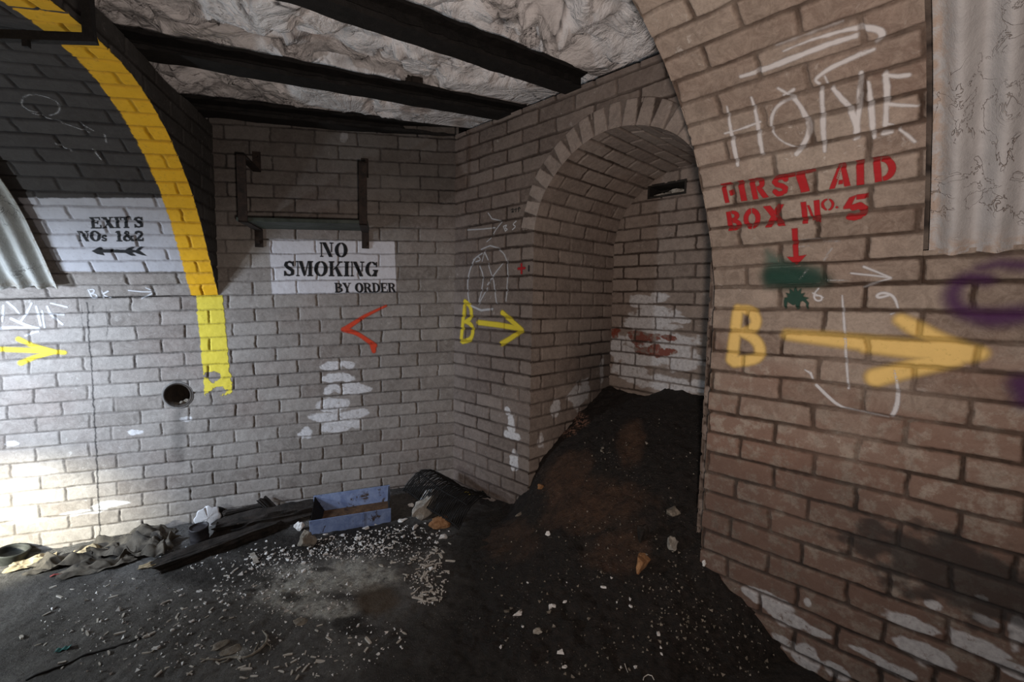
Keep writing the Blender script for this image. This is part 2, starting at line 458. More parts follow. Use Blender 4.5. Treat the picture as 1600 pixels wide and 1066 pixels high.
# ring of wedge-shaped arch bricks
NV = 19
ai, ae = resample(ARCH_IN, NV*22+1), resample(ARCH_EX, NV*22+1)
tau = np.linspace(0, NV, NV*22+1)[:, None]; rho = np.linspace(0, 1, 26)[None]
QU = ai[:, None, 0]*(1-rho)+ae[:, None, 0]*rho; QZ = ai[:, None, 1]*(1-rho)+ae[:, None, 1]*rho
ft = tau % 1; k_ = np.minimum(np.floor(tau), NV-1)+0*rho
dj = np.minimum(ft, 1-ft)*.072-(.0012+rho*.0125)+(fbm(QU*60, QZ*60, 3, 3)-.5)*.005
dj = np.minimum(dj, (1-rho)*.105-.002+(fbm(QU*40, QZ*40, 5, 3)-.5)*.004)
jo = 1-sm(-.001, .002, dj)
hh = .005-.0045*(1-sm(-.002, .003, dj))+(hsh(k_, 3, 7)-.5)*.002+(fbm(QU*40, QZ*40, 2, 3)-.5)*.0015
P = CN+D2*QU[..., None]+UP*(QZ-ZC)[..., None]-N2*hh[..., None]
z = jo.ravel()*0
struct(new_mesh('trim_arch', P.reshape(-1, 3), quads(NV*22+1, 26), BRICK_NICHE, dict(joint=jo.ravel(), rnd=(hsh(k_, 9, 7)*.8+.2).ravel(), wash=z, dirt_shade=z, red=z)))

class NicheIn(Surf):
    seed, g0 = 6, (.3, 1.6)
    def __init__(s):
        jl = np.stack([np.full(320, UPE), np.linspace(-1.35, .352, 320)], 1); jr = jl[::-1]*[0, 1]+[1.5615, 0]
        p = np.concatenate([jl, resample(ARCH_IN, 300), jr])
        s.d = np.r_[0, np.cumsum(np.hypot(*np.diff(p, axis=0).T))]; s.p = p
        s.qs = np.interp(.356, p[:320, 1], s.d[:320])
    def base(s, v, q):
        e = .006
        f = lambda q: (np.interp(q, s.d, s.p[:, 0]), np.interp(q, s.d, s.p[:, 1]))
        u, z = f(q); (ua, za), (ub, zb) = f(q-e), f(q+e)
        du, dz = ub-ua, zb-za; l = np.hypot(du, dz)+1e-9
        P = CN+D2*u[..., None]+UP*(z-ZC)[..., None]+N2*v[..., None]
        n = D2*(dz/l)[..., None]-UP*(du/l)[..., None]
        return P, n
    def relief(s, v, q): return masonry(v/L+.15, 7+(s.qs-q)/H, 6, wj=.0052, depth=.007)
NIN = NicheIn()
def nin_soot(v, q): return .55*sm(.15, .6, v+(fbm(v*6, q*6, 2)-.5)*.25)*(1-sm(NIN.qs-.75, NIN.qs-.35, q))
nin_wash = union(pblob(NIN, 940, 578, 4, 24, 3), pblob(NIN, 902, 622, 12, 18, 4), pblob(NIN, 912, 608, 8, 16, 5), pblob(NIN, 868, 640, 8, 14, 7), pblob(NIN, 845, 690, 5, 12, 8))
V, q, at = sheet(NIN, ar(-.006, ND, .005), ar(0, NIN.d[-1], .005), dict(dirt_shade=nin_soot, wash=nin_wash))
struct(new_mesh('wall_niche_side', V, q, BRICK_NICHE, at))

SLOT = (.8825, 1.092, ZC-.667, ZC-.611)
nb_wash = union(*[pblob(NBACK, x, y, rx, ry, i+2, amp=.7) for i, (x, y, rx, ry) in enumerate([
    (1000, 470, 20, 10), (1030, 465, 18, 9), (1020, 488, 38, 10), (1040, 498, 38, 8), (1010, 505, 36, 12), (1030, 530, 60, 22), (1000, 555, 40, 16), (1060, 560, 45, 20), (980, 580, 30, 16), (1040, 600, 70, 14), (965, 545, 12, 30)])])
nb_red = union(*[pblob(NBACK, x, y, rx, ry, i+1, amp=.9) for i, (x, y, rx, ry) in enumerate([(1010, 527, 28, 8), (1000, 530, 20, 10), (1045, 528, 14, 5), (1020, 547, 26, 9), (998, 548, 8, 7), (1045, 550, 12, 6), (960, 522, 10, 10)])])
def nb_wash2(S, T): return nb_wash(S, T)*(1-.95*nb_red(S, T))
s_ = np.unique(np.r_[ar(.64, SLOT[0], .004), ar(SLOT[0], SLOT[1], .004), ar(SLOT[1], 1.58, .004)])
t_ = np.unique(np.r_[ar(.10, SLOT[2], .004), ar(SLOT[2], SLOT[3], .004), ar(SLOT[3], 2.0, .004)])
mid = np.meshgrid((s_[1:]+s_[:-1])/2, (t_[1:]+t_[:-1])/2, indexing='ij')
inslot = (mid[0] > SLOT[0]) & (mid[0] < SLOT[1]) & (mid[1] > SLOT[2]) & (mid[1] < SLOT[3])
V, q, at = compact(*sheet(NBACK, s_, t_, dict(wash=nb_wash2, red=nb_red), mask=~inslot))
struct(new_mesh('wall_niche_back', V, q, BRICK_NICHE, at))

# ------------------------------------------------------------------ the near wall with its vault
near_wash = union(*[pblob(NEAR, x, y, rx, ry, i+2) for i, (x, y, rx, ry) in enumerate([
    (1190, 935, 36, 14), (1225, 965, 45, 14), (1270, 985, 34, 8), (1262, 942, 8, 8), (1225, 1005, 22, 10), (1260, 1030, 20, 24), (1420, 975, 50, 12), (1455, 945, 18, 8), (1440, 1020, 55, 16), (1350, 1020, 30, 6), (1540, 970, 28, 10),
    (1530, 1010, 50, 16), (1590, 985, 14, 26), (1400, 1050, 30, 12), (1310, 1050, 26, 12), (1535, 935, 10, 4), (1590, 1050, 40, 12)])])
def near_dark(S, T): 
    s1, t1 = NEAR.px(1500, 900)
    o = .34*sm(.50, .85, T+(fbm(S*4, T*6, 4)-.5)*.5)  # darker towards the foot of the wall
    return np.maximum(o, .85*blob(S, T, s1, t1, .28, .13, 3, edge=.5, amp=.8))  # black stain low on the right
def near_red(S, T): return .75*sm(.12, .55, T+(fbm(S*5, T*9, 2)-.5)*.5)
GAP = -.178
g = [sheet(NEAR, ar(S3E, GAP, .0035), ar(-1.45, 0, .0035)),
     sheet(NEAR, ar(S3E, .35, .0035), ar(0, 1.62, .0035), dict(wash=near_wash, dirt_shade=near_dark, red=near_red)),
     sheet(NEAR, ar(.35, 1.6, .02), ar(0, 1.62, .02)),
     sheet(NEAR, ar(S3E, GAP, .02), ar(-RP[0][-1], -1.45, .02))]
S, T = np.meshgrid(ar(GAP, .35, .0035), ar(-.09, 0, .0035), indexing='ij')
P, j, r = NEAR.at(S, np.where(T < 0, T*.999, T)); z = 0*j.ravel()
P = P+N3*.006
g.append((P.reshape(-1, 3), quads(*S.shape), dict(joint=j.ravel(), rnd=r.ravel(), wash=z, dirt_shade=z, red=z)))
S, T = np.meshgrid(ar(GAP-.01, 1.6, .02), ar(-RP[0][-1], 0, .02), indexing='ij')
P, j, r = NEAR.at(S, T, -.05); z = 0*j.ravel()
g.append((P.reshape(-1, 3), quads(*S.shape), dict(joint=j.ravel(), rnd=r.ravel(), wash=z, dirt_shade=z+.6, red=z)))
V, q, at = join_grids(g)
struct(new_mesh('wall_near', V, q, BRICK_NEAR, at))
org = O3+D3*S3E-UP*0
spandrel('wall_near_arch', org, -D3, -N3, RP, Z3+T3*S3E, lambda y: .985+0*y, BRICK_NEAR, .014, 7, lat0=-.115, lat1=1.6, zbot=-1.5)

# ------------------------------------------------------------------ ceiling of rough rock
def s1(P): return (P-CN) @ D1
x, y = ar(-3.2, 2.0, .011), ar(.3, 3.7, .011)
X, Y = np.meshgrid(x, y, indexing='ij')
wx = X+(fbm(X*3, Y*3, 1)-.5)*.35+(fbm(X*9, Y*9, 4)-.5)*.10; wy = Y+(fbm(X*3, Y*3, 2)-.5)*.35+(fbm(X*9, Y*9, 5)-.5)*.10
def facets(n, seed, tilt, amp, sx=1.0):
    r = np.random.default_rng(seed)
    cx, cy = r.uniform(-3.6, 2.4, n), r.uniform(0, 4.0, n); h = r.uniform(-1, 1, n); gx, gy = r.normal(0, tilt, (2, n))
    f1 = np.full(X.shape, 9.); f2 = f1.copy(); z = X*0; z2 = X*0
    for k in range(n):
        dx, dy = wx-cx[k], (wy-cy[k])*sx; d = np.hypot(dx, dy)
        zz = h[k]*amp+gx[k]*dx+gy[k]*dy
        near = d < f1; sec = ~near & (d < f2)
        z2 = np.where(near, z, np.where(sec, zz, z2)); f2 = np.where(near, f1, np.where(sec, d, f2))
        z = np.where(near, zz, z); f1 = np.where(near, d, f1)
    w_ = .5*(1-sm(0, .10, f2-f1))
    return z*(1-w_)+z2*w_, f2-f1
za, e1_ = facets(120, 5, .17, .012); zb, e2_ = facets(800, 6, .26, .006, 1.4)
rid = 1-np.abs(fbm(wx*3.2, wy*4.4, 3, 5)-.5)*4
crack = np.maximum((1-sm(0, .014, e1_))*sm(.46, .60, fbm(X*2, Y*2, 6)), .55*(1-sm(0, .008, e2_))*sm(.50, .62, fbm(X*3, Y*3, 3)))
rock = za+zb+(fbm(X*3, Y*3, 2)-.5)*.07+np.maximum(rid, 0)*.018+(fbm(X*20, Y*20, 3)-.5)*.012+crack*.02
sv = (X-CN[0])*D1[0]+(Y-CN[1])*D1[1]
Z = ZO+1.085+.06*np.clip(sv, -2.2, .8)+np.clip(rock, -.06, .3)
crv = crack.ravel()
t = NT('rock_chalk')
c = t.ramp(t.noise(7, 6, .72, .8), (.25, (.50, .47, .465)), (.5, (.80, .77, .765)), (.72, (.92, .90, .895)))
c = t.mix(t.mr(t.noise(3, 3, .6, .5), .62, .72), c, (.50, .43, .40))
c = t.mix(t.mr(t.noise(5, 2), .73, .77), c, (.25, .13, .06))
c = t.mix(t.attr('crack'), c, (.03, .026, .026))
fold = t.math('ABSOLUTE', t.math('SUBTRACT', t.noise(5.5, 6, .58, .9), .5))
vein = t.math('MULTIPLY', t.mr(fold, .011, .003), t.mr(t.noise(5, 3), .44, .60))
c = t.mix(t.math('MULTIPLY', vein, .75), c, (.10, .085, .08))
ROCK = t.done(c, .9, t.math('ADD', t.math('MULTIPLY', t.mr(fold, 0, .22), 1.1), t.math('MULTIPLY', t.noise(60, 5, .75), .45)), .045, .50)
ceil = struct(new_mesh('ceiling', np.stack([X, Y, Z], -1).reshape(-1, 3), quads(*X.shape), ROCK, dict(crack=crv)))

# ------------------------------------------------------------------ floor and the heap of earth
def s_w(P): return (P[..., :2]-CN[:2]) @ D1[:2]
def floor_z(x, y):
    """height of the trodden floor above the world's zero"""
    x, y = np.asarray(x, float), np.asarray(y, float)
    s = (x-CN[0])*D1[0]+(y-CN[1])*D1[1]
    z = -1.19+.07*np.minimum(s, .25)
    w = -((x-CN[0])*N1[0]+(y-CN[1])*N1[1])
    z = z+.035*np.exp(-(w/.16)**2)*sm(.1, -.3, s)*sm(-2.2, -1.2, s)
    return ZO+z+(fbm(x*2.5, y*2.5, 3)-.5)*.035+(fbm(x*14, y*14, 4)-.5)*.014+(fbm(x*42, y*42, 5, 2)-.5)*.009
HP = np.array([(.655, -.735, -.535), (.655, -.582, -.59), (.655, -.423, -.657), (.655, -.276, -.745), (.655, -.166, -.814), (.655, -.087, -.875), (.655, -.03, -.94),
    (.66, .03, -1.03), (.53, .0, -1.12), (.346, 0, -1.172), (.2, 0, -1.195), (0, 0, -1.22), (.68, -.75, -.538), (.81, -.75, -.547), (.876, -.75, -.556), (1.037, -.75, -.493), (1.279, -.75, -.51),
    (1.5, -.75, -.52), (1.56, -.5, -.62), (1.56, -.2, -.78), (1.6, 0, -.92), (1.615, .081, -.975), (1.7, .084, -1.01), (1.814, .089, -1.073), (1.9, .092, -1.141), (1.98, .095, -1.21), (2.15, .1, -1.26),
    (1.1, -.5, -.59), (1.1, -.25, -.70), (1.1, 0, -.85), (1.1, .3, -1.02), (1.1, .6, -1.15), (1.1, .9, -1.235), (.75, .2, -1.09), (.75, .5, -1.21), (.4, .3, -1.225), (1.5, .4, -1.11), (1.5, .75, -1.22),
    (1.9, .4, -1.22), (1.4, 1.1, -1.275), (.4, .7, -1.28), (2.2, .5, -1.29), (1.9, .9, -1.28), (0, .4, -1.26), (.8, 1.0, -1.29), (1.0, 1.4, -1.32), (1.9, 1.4, -1.33), (2.4, 1.0, -1.34), (.2, 1.2, -1.33)])
def tps(P):
    n = len(P); r = np.hypot(P[:, None, 0]-P[None, :, 0], P[:, None, 1]-P[None, :, 1])
    K = np.where(r > 0, r*r*np.log(r+1e-12), 0)+np.eye(n)*4e-4
    A = np.zeros((n+3, n+3)); A[:n, :n] = K; A[:n, n] = 1; A[:n, n+1:] = P[:, :2]; A[n, :n] = 1; A[n+1:, :n] = P[:, :2].T
    w = np.linalg.solve(A, np.r_[P[:, 2], 0, 0, 0])
    def f(u, v):
        o = w[n]+w[n+1]*u+w[n+2]*v
        for k in range(n):
            rr = (u-P[k, 0])**2+(v-P[k, 1])**2
            o = o+w[k]*.5*rr*np.log(rr+1e-12)
        return o
    return f
heap0 = tps(HP)
def uv_of(x, y):
    dx, dy = np.asarray(x, float)-CN[0], np.asarray(y, float)-CN[1]
    return dx*D2[0]+dy*D2[1], -(dx*N2[0]+dy*N2[1])
def heap_z(x, y):
    u, v = uv_of(x, y)
    n = (fbm(x*6, y*6, 5)-.5)*.055+(fbm(x*22, y*22, 6)-.5)*.022+(fbm(x*60, y*60, 2, 2)-.5)*.008
    return ZO+heap0(u, v)+n
def ground_z(x, y):
    u, v = uv_of(x, y)
    z = floor_z(x, y)
    return np.where((u > -.05) & (u < 2.4) & (v < 1.45), np.maximum(z, heap_z(x, y)), z)
def gpx(x, y, lift=0.0):
    """point of the ground seen at a pixel of the photograph"""
    r = ray(x, y); a, b = .5, 6.0; tt = np.linspace(.6, 5, 220)
    Q = CAM+r*tt[:, None]; d = Q[:, 2]-ground_z(Q[:, 0], Q[:, 1])-lift
    k = np.argmax(d < 0); lo, hi = tt[k-1], tt[k]
    for _ in range(20):
        m = (lo+hi)/2; q = CAM+r*m
        if q[2]-float(ground_z(q[0], q[1]))-lift < 0: hi = m
        else: lo = m
    return CAM+r*hi

def gblob(X, Y, px, py, rx, ry, seed=1, amp=.8):
    """soft patch on the ground, ellipse given by two half axes in the photograph"""
    c = gpx(px, py)[:2]; a = gpx(px+rx, py)[:2]-c; b = gpx(px, py+ry)[:2]-c
    Mi = np.linalg.inv(np.stack([a, b], 1)); dx, dy = X-c[0], Y-c[1]
    d = np.hypot(Mi[0, 0]*dx+Mi[0, 1]*dy, Mi[1, 0]*dx+Mi[1, 1]*dy)
    return 1-sm(.55, 1.15, d+(fbm(X*12, Y*12, seed, 5)-.5)*amp)
xs, ys = ar(-3.4, 1.6, .009), ar(-.5, 3.2, .009)
X, Y = np.meshgrid(xs, ys, indexing='ij')
Z = floor_z(X, Y)
w = -((X-CN[0])*N1[0]+(Y-CN[1])*N1[1]); uu, vv = uv_of(X, Y); l3 = -((X-O3[0])*N3[0]+(Y-O3[1])*N3[1])
ok = (w > -.03) & ((vv > -.03) | (uu < 0)) & (l3 > -.03) & ((uu < 1.6) | (l3 > -.03))
mk = ok[:-1, :-1] & ok[1:, :-1] & ok[1:, 1:] & ok[:-1, 1:]
ptA, ptB = gpx(715, 870)[:2], gpx(600, 1060)[:2]
nrm = np.array([ptB[1]-ptA[1], -(ptB[0]-ptA[0])]); nrm /= np.hypot(*nrm)
if nrm @ (gpx(900, 1000)[:2]-ptA) < 0: nrm = -nrm
dline = (X-ptA[0])*nrm[0]+(Y-ptA[1])*nrm[1]
dark = sm(-.22, .12, dline+(fbm(X*4, Y*4, 5)-.5)*.4)
dark = np.maximum(dark, np.maximum(gblob(X, Y, 420, 852, 120, 32, 2), gblob(X, Y, 600, 838, 120, 28, 4)))
dark = np.maximum(dark, .85*gblob(X, Y, 340, 895, 110, 26, 6))
pale = np.maximum.reduce([gblob(X, Y, 480, 905, 95, 26, 3), gblob(X, Y, 555, 895, 70, 30, 5), gblob(X, Y, 450, 930, 60, 26, 2), gblob(X, Y, 500, 950, 60, 18, 7), .7*gblob(X, Y, 365, 1018, 28, 10, 4)])
spots = np.maximum.reduce([gblob(X, Y, *q, amp=.3) for q in [(418, 916, 10, 5), (444, 908, 8, 4), (500, 890, 20, 5), (455, 935, 22, 8), (390, 922, 14, 4), (545, 970, 30, 12), (560, 985, 40, 12)]])
brown = gblob(X, Y, 590, 935, 40, 30, 3)
t = NT('trodden_dirt')
n1_ = t.noise(3.5, 6, .7, .3); n2_ = t.noise(60, 5, .75)
c = t.ramp(n1_, (.3, (.075, .070, .066)), (.7, (.24, .23, .22)))
c = t.mix(t.mr(n2_, .35, .7, .6, 0), c, (.022, .020, .019))
c = t.mix(t.math('MULTIPLY', t.attr('pale'), t.mr(t.noise(25, 5, .75), .30, .55)), c, t.ramp(n2_, (.3, (.30, .295, .275)), (.7, (.62, .61, .56))))
c = t.mix(t.math('MULTIPLY', t.attr('brown'), .6), c, (.10, .062, .03))
c = t.mix(t.math('MULTIPLY', t.attr('dark'), .93), c, t.ramp(t.noise(40, 5, .7), (.35, (.009, .008, .007)), (.75, (.045, .037, .032))))
c = t.mix(t.math('MULTIPLY', t.attr('spots'), .8), c, (.018, .014, .012))
grit = t.math('MULTIPLY', t.mr(t.voro(120, 'F1'), .22, .12), t.mr(t.noise(5, 3, .7), .42, .62))
c = t.mix(t.math('MULTIPLY', grit, .55), c, (.42, .40, .37))
DIRT = t.done(c, t.mr(n2_, .3, .7, .7, 1), t.math('ADD', t.noise(45, 6, .75), t.math('MULTIPLY', grit, .5)), .022, .9)
V, q, at = compact(np.stack([X, Y, Z], -1).reshape(-1, 3), quads(*X.shape, 0, mk), dict(dark=dark.ravel(), pale=pale.ravel(), spots=spots.ravel(), brown=brown.ravel()))
struct(new_mesh('floor', V, q, DIRT, at))

us, vs = ar(-.02, 2.25, .008), ar(-.735, 1.3, .008)
U, Vv = np.meshgrid(us, vs, indexing='ij')
P = CN+D2*U[..., None]-N2*Vv[..., None]
X, Y = P[..., 0], P[..., 1]; Z = heap_z(X, Y); Fz = floor_z(X, Y)
l3 = -((X-O3[0])*N3[0]+(Y-O3[1])*N3[1])
ok = (Z > Fz-.02) & ((Vv > -.012) | ((U > .648) & (U < 1.57))) & ((l3 > -.012) | (U < 1.612))
mk = ok[:-1, :-1] & ok[1:, :-1] & ok[1:, 1:] & ok[:-1, 1:]
br = np.maximum.reduce([gblob(X, Y, 880, 740, 45, 55, 3), gblob(X, Y, 985, 690, 22, 40, 5), gblob(X, Y, 930, 790, 90, 45, 6), .7*gblob(X, Y, 780, 840, 70, 40, 2), .7*gblob(X, Y, 960, 860, 60, 40, 7)])
pk = np.maximum.reduce([gblob(X, Y, 905, 655, 14, 16, 3, 1.2), gblob(X, Y, 890, 672, 12, 10, 4, 1.2)])
t = NT('damp_earth')
n2_ = t.noise(45, 6, .75)
c = t.ramp(n2_, (.35, (.008, .007, .006)), (.6, (.026, .020, .017)), (.8, (.075, .060, .050)))
c = t.mix(t.math('MULTIPLY', t.attr('brown'), t.mr(t.noise(9, 4, .7), .3, .6, .35, .95)), c, t.ramp(n2_, (.3, (.040, .021, .013)), (.7, (.130, .070, .042))))
c = t.mix(t.math('MULTIPLY', t.attr('pink'), t.mr(t.noise(70, 4), .48, .56)), c, (.33, .19, .14))
grit = t.math('MULTIPLY', t.mr(t.voro(70, 'F1'), .17, .09), t.mr(t.noise(4, 3, .7), .50, .62))
c = t.mix(t.math('MULTIPLY', grit, .6), c, (.36, .33, .30))
EARTH = t.done(c, t.mr(n2_, .3, .7, .5, .9), t.math('ADD', t.noise(30, 6, .8, .4), t.math('MULTIPLY', t.noise(120, 3, .7), .5)), .016, 1.0, spec=.35)
V, q, at = compact(np.stack([X, Y, Z], -1).reshape(-1, 3), quads(*X.shape, 0, mk), dict(brown=br.ravel(), pink=pk.ravel()))
tag(new_mesh('earth_heap', V, q, EARTH, at), 'heap of damp black and brown earth sliding out of the arched niche', 'heap', kind='stuff')

# ------------------------------------------------------------------ corrugated lining sheets
def flake_white(name, base, dark, edge):
    t = NT(name)
    n = t.noise(14, 5, .7, .6); n2 = t.noise(60, 4, .75)
    c = t.mix(t.mr(n, .35, .7), base, tuple(x*.82 for x in base))
    vn = t.math('ABSOLUTE', t.math('SUBTRACT', t.noise(11, 4, .65, 1.2), .5))
    ln = t.math('MULTIPLY', t.mr(vn, .012, .0), t.mr(t.noise(6, 2), .52, .6))
    c = t.mix(t.math('MULTIPLY', ln, .75), c, dark)
    sp = t.math('MULTIPLY', t.mr(n2, .66, .72), t.mr(t.noise(4, 3), .5, .62))
    c = t.mix(t.math('MULTIPLY', sp, .7), c, dark)
    e = t.math('MULTIPLY', t.attr('edge'), t.mr(t.noise(24, 5, .75, 1), .42, .58))
    c = t.mix(t.math('MULTIPLY', e, .8), c, edge)
    return t.done(c, .8, t.math('ADD', n2, t.math('MULTIPLY', ln, -1.5)), .004, .7)
LIN_R = flake_white('lining_white', (.40, .39, .39), (.20, .15, .12), (.34, .25, .19))
LIN_L = flake_white('lining_grey', (.36, .36, .34), (.10, .09, .08), (.20, .17, .13))
def lining(name, surf, sa, sb, tb, mat, label, ph=0.0, recess=0.0, cut=None):
    s = ar(sa, sb, .0045); t = -np.linspace(-tb, (LP if surf is LV else RP)[0][-1]-.01, 340)
    S, T = np.meshgrid(s, t, indexing='ij')
    low = T > t[0]-.06
    T = T+np.where(low, (fbm(S*30, S*0, 3)-.5)*.012*np.clip((T-(t[0]-.06))/.06, 0, 1), 0)
    P, n = surf.base(S, T)
    if surf is NEAR:                        # keep to the curve right down to the lower edge
        pass
    h = .016*np.cos(2*np.pi*(S-sa)/.076+ph)+.026-recess+(fbm(S*9, T*6, 2)-.5)*.010
    V = P+n*h[..., None]; V2 = P+n*(h-.004)[..., None]
    edge = np.maximum(1-sm(0, .07, tb-T), 1-sm(0, .05, np.minimum(S-sa, sb-S)))
    q = quads(*S.shape); nb = S.size; i = np.arange(nb).reshape(S.shape)
    rim = []
    for a in (i[0], i[-1], i[:, 0], i[:, -1]):
        rim.append(np.stack([a[:-1], a[1:], a[1:]+nb, a[:-1]+nb], -1))
    o = new_mesh(name, np.concatenate([V.reshape(-1, 3), V2.reshape(-1, 3)]), np.concatenate([q, q[:, ::-1]+nb]+rim), mat, dict(edge=np.r_[edge.ravel(), edge.ravel()]))
    return tag(o, label, 'lining sheet')
SL = np.mean([LV.px(x, y)[0] for x, y in ((42, 330), (62, 372), (82, 412), (99, 440))])
lining('corrugated_lining', LV, -3.3, SL, LV.px(96, 446)[1]-.004, LIN_L, 'grey corrugated iron sheet lining the left tunnel above the springing', ph=1.2)
lining('corrugated_lining', NEAR, GAP+.011, 1.6, NEAR.px(1450, 397)[1], LIN_R, 'white flaking corrugated iron sheet at the upper right corner beside the HOME scrawl', ph=2.4, recess=.020)

# ------------------------------------------------------------------ paint on the walls
def paint_mat(name, color, wear=.5, scale=40, joint=.5, rough=.7, dirt=.25, dirtcol=(.03, .028, .026), amp=1.0):
    t = NT(name)
    n = t.noise(scale, 5, .75, .4)
    a = t.attr('a')
    al = t.math('MULTIPLY', a, t.math('SUBTRACT', 1.0, t.math('MULTIPLY', t.attr('joint'), joint)))
    al = t.math('MULTIPLY', al, t.mr(n, wear-.16, wear-.04), True)
    if amp < 1: al = t.math('MULTIPLY', al, amp)
    c = t.mix(t.mr(t.noise(7, 4, .7), .35, .7, 0, .25), color, tuple(x*.55 for x in color))
    c = t.mix(t.math('MULTIPLY', t.mr(t.noise(scale*2.3, 4, .8), .56, .68), dirt), c, dirtcol)
    c = t.mix(t.math('MULTIPLY', t.attr('joint'), dirt*1.2, True), c, dirtcol)
    return t.done(c, rough, n, .0015, .4, alpha=al)
def decal(name, surf, sd, box, mat, soft=.003, step=.003, lift=.0016, parent=None, wob=.0, alpha=1.0):
    s, t = ar(box[0], box[1], step), ar(box[2], box[3], step)
    S, T = np.meshgrid(s, t, indexing='ij')
    d = sd(S, T)
    if wob: d = d+(fbm(S*55, T*55, 3, 4)-.5)*wob
    a = (1-sm(-soft, soft, d))*alpha
    V, j, r = surf.at(S, T, lift)
    m = a > .015
    mk = m[:-1, :-1] | m[1:, :-1] | m[1:, 1:] | m[:-1, 1:]
    V, q, at = compact(V.reshape(-1, 3), quads(len(s), len(t), 0, mk), dict(a=a.ravel(), joint=j.ravel()))
    return new_mesh(name, V, q, mat, at, parent=parent)
def bbox(pts, pad):
    p = np.array(pts); return (p[:, 0].min()-pad, p[:, 0].max()+pad, p[:, 1].min()-pad, p[:, 1].max()+pad)
def mpp(surf, x, y):
    st = surf.px(x, y); P = surf.base(np.array([st[0]]), np.array([st[1]]))[0][0]
    return ((P-CAM) @ C_F)/F_PX
def strokes(surf, lines, hw=2.0):
    """lines of pixels (x, y[, half width in pixels]) drawn on a surface -> distance function and box"""
    segs, allp = [], []
    for ln in lines:
        if len(ln) >= 4:                    # round the corners of longer strokes
            ln = [(p[0], p[1], p[2] if len(p) > 2 else hw) for p in ln]
            for _ in range(2):
                a = np.array(ln); n = np.empty((2*len(a)-2, 3)); n[0::2] = a[:-1]*.75+a[1:]*.25; n[1::2] = a[:-1]*.25+a[1:]*.75
                ln = [tuple(a[0])]+[tuple(v) for v in n[1:-1]]+[tuple(a[-1])]
        q = [(*surf.px(p[0], p[1]), (p[2] if len(p) > 2 else hw)*mpp(surf, p[0], p[1])) for p in ln]
        if len(q) == 1: q = q+q
        segs += list(zip(q[:-1], q[1:])); allp += q
    def sd(S, T):
        o = np.full(np.shape(S), 9.0)
        for (x0, y0, w0), (x1, y1, w1) in segs:
            dx, dy = x1-x0, y1-y0; k = np.clip(((S-x0)*dx+(T-y0)*dy)/(dx*dx+dy*dy+1e-12), 0, 1)
            o = np.minimum(o, np.hypot(S-x0-k*dx, T-y0-k*dy)-(w0+k*(w1-w0)))
        return o
    return sd, bbox([a[:2] for a in allp], max(a[2] for a in allp)+.03)
def polygon(surf, pts):
    q = [surf.px(*p) for p in pts]
    def sd(S, T):
        d = np.full(np.shape(S), 9.0); ins = np.zeros(np.shape(S), bool)
        for (x0, y0), (x1, y1) in zip(q, q[1:]+q[:1]):
            dx, dy = x1-x0, y1-y0; k = np.clip(((S-x0)*dx+(T-y0)*dy)/(dx*dx+dy*dy+1e-12), 0, 1)
            d = np.minimum(d, np.hypot(S-x0-k*dx, T-y0-k*dy))
            c = ((y0 > T) != (y1 > T)); ins ^= c & (S < (x1-x0)*(T-y0)/(y1-y0+1e-12)+x0)
        return np.where(ins, -d, d)
    return sd, bbox(q, .02)

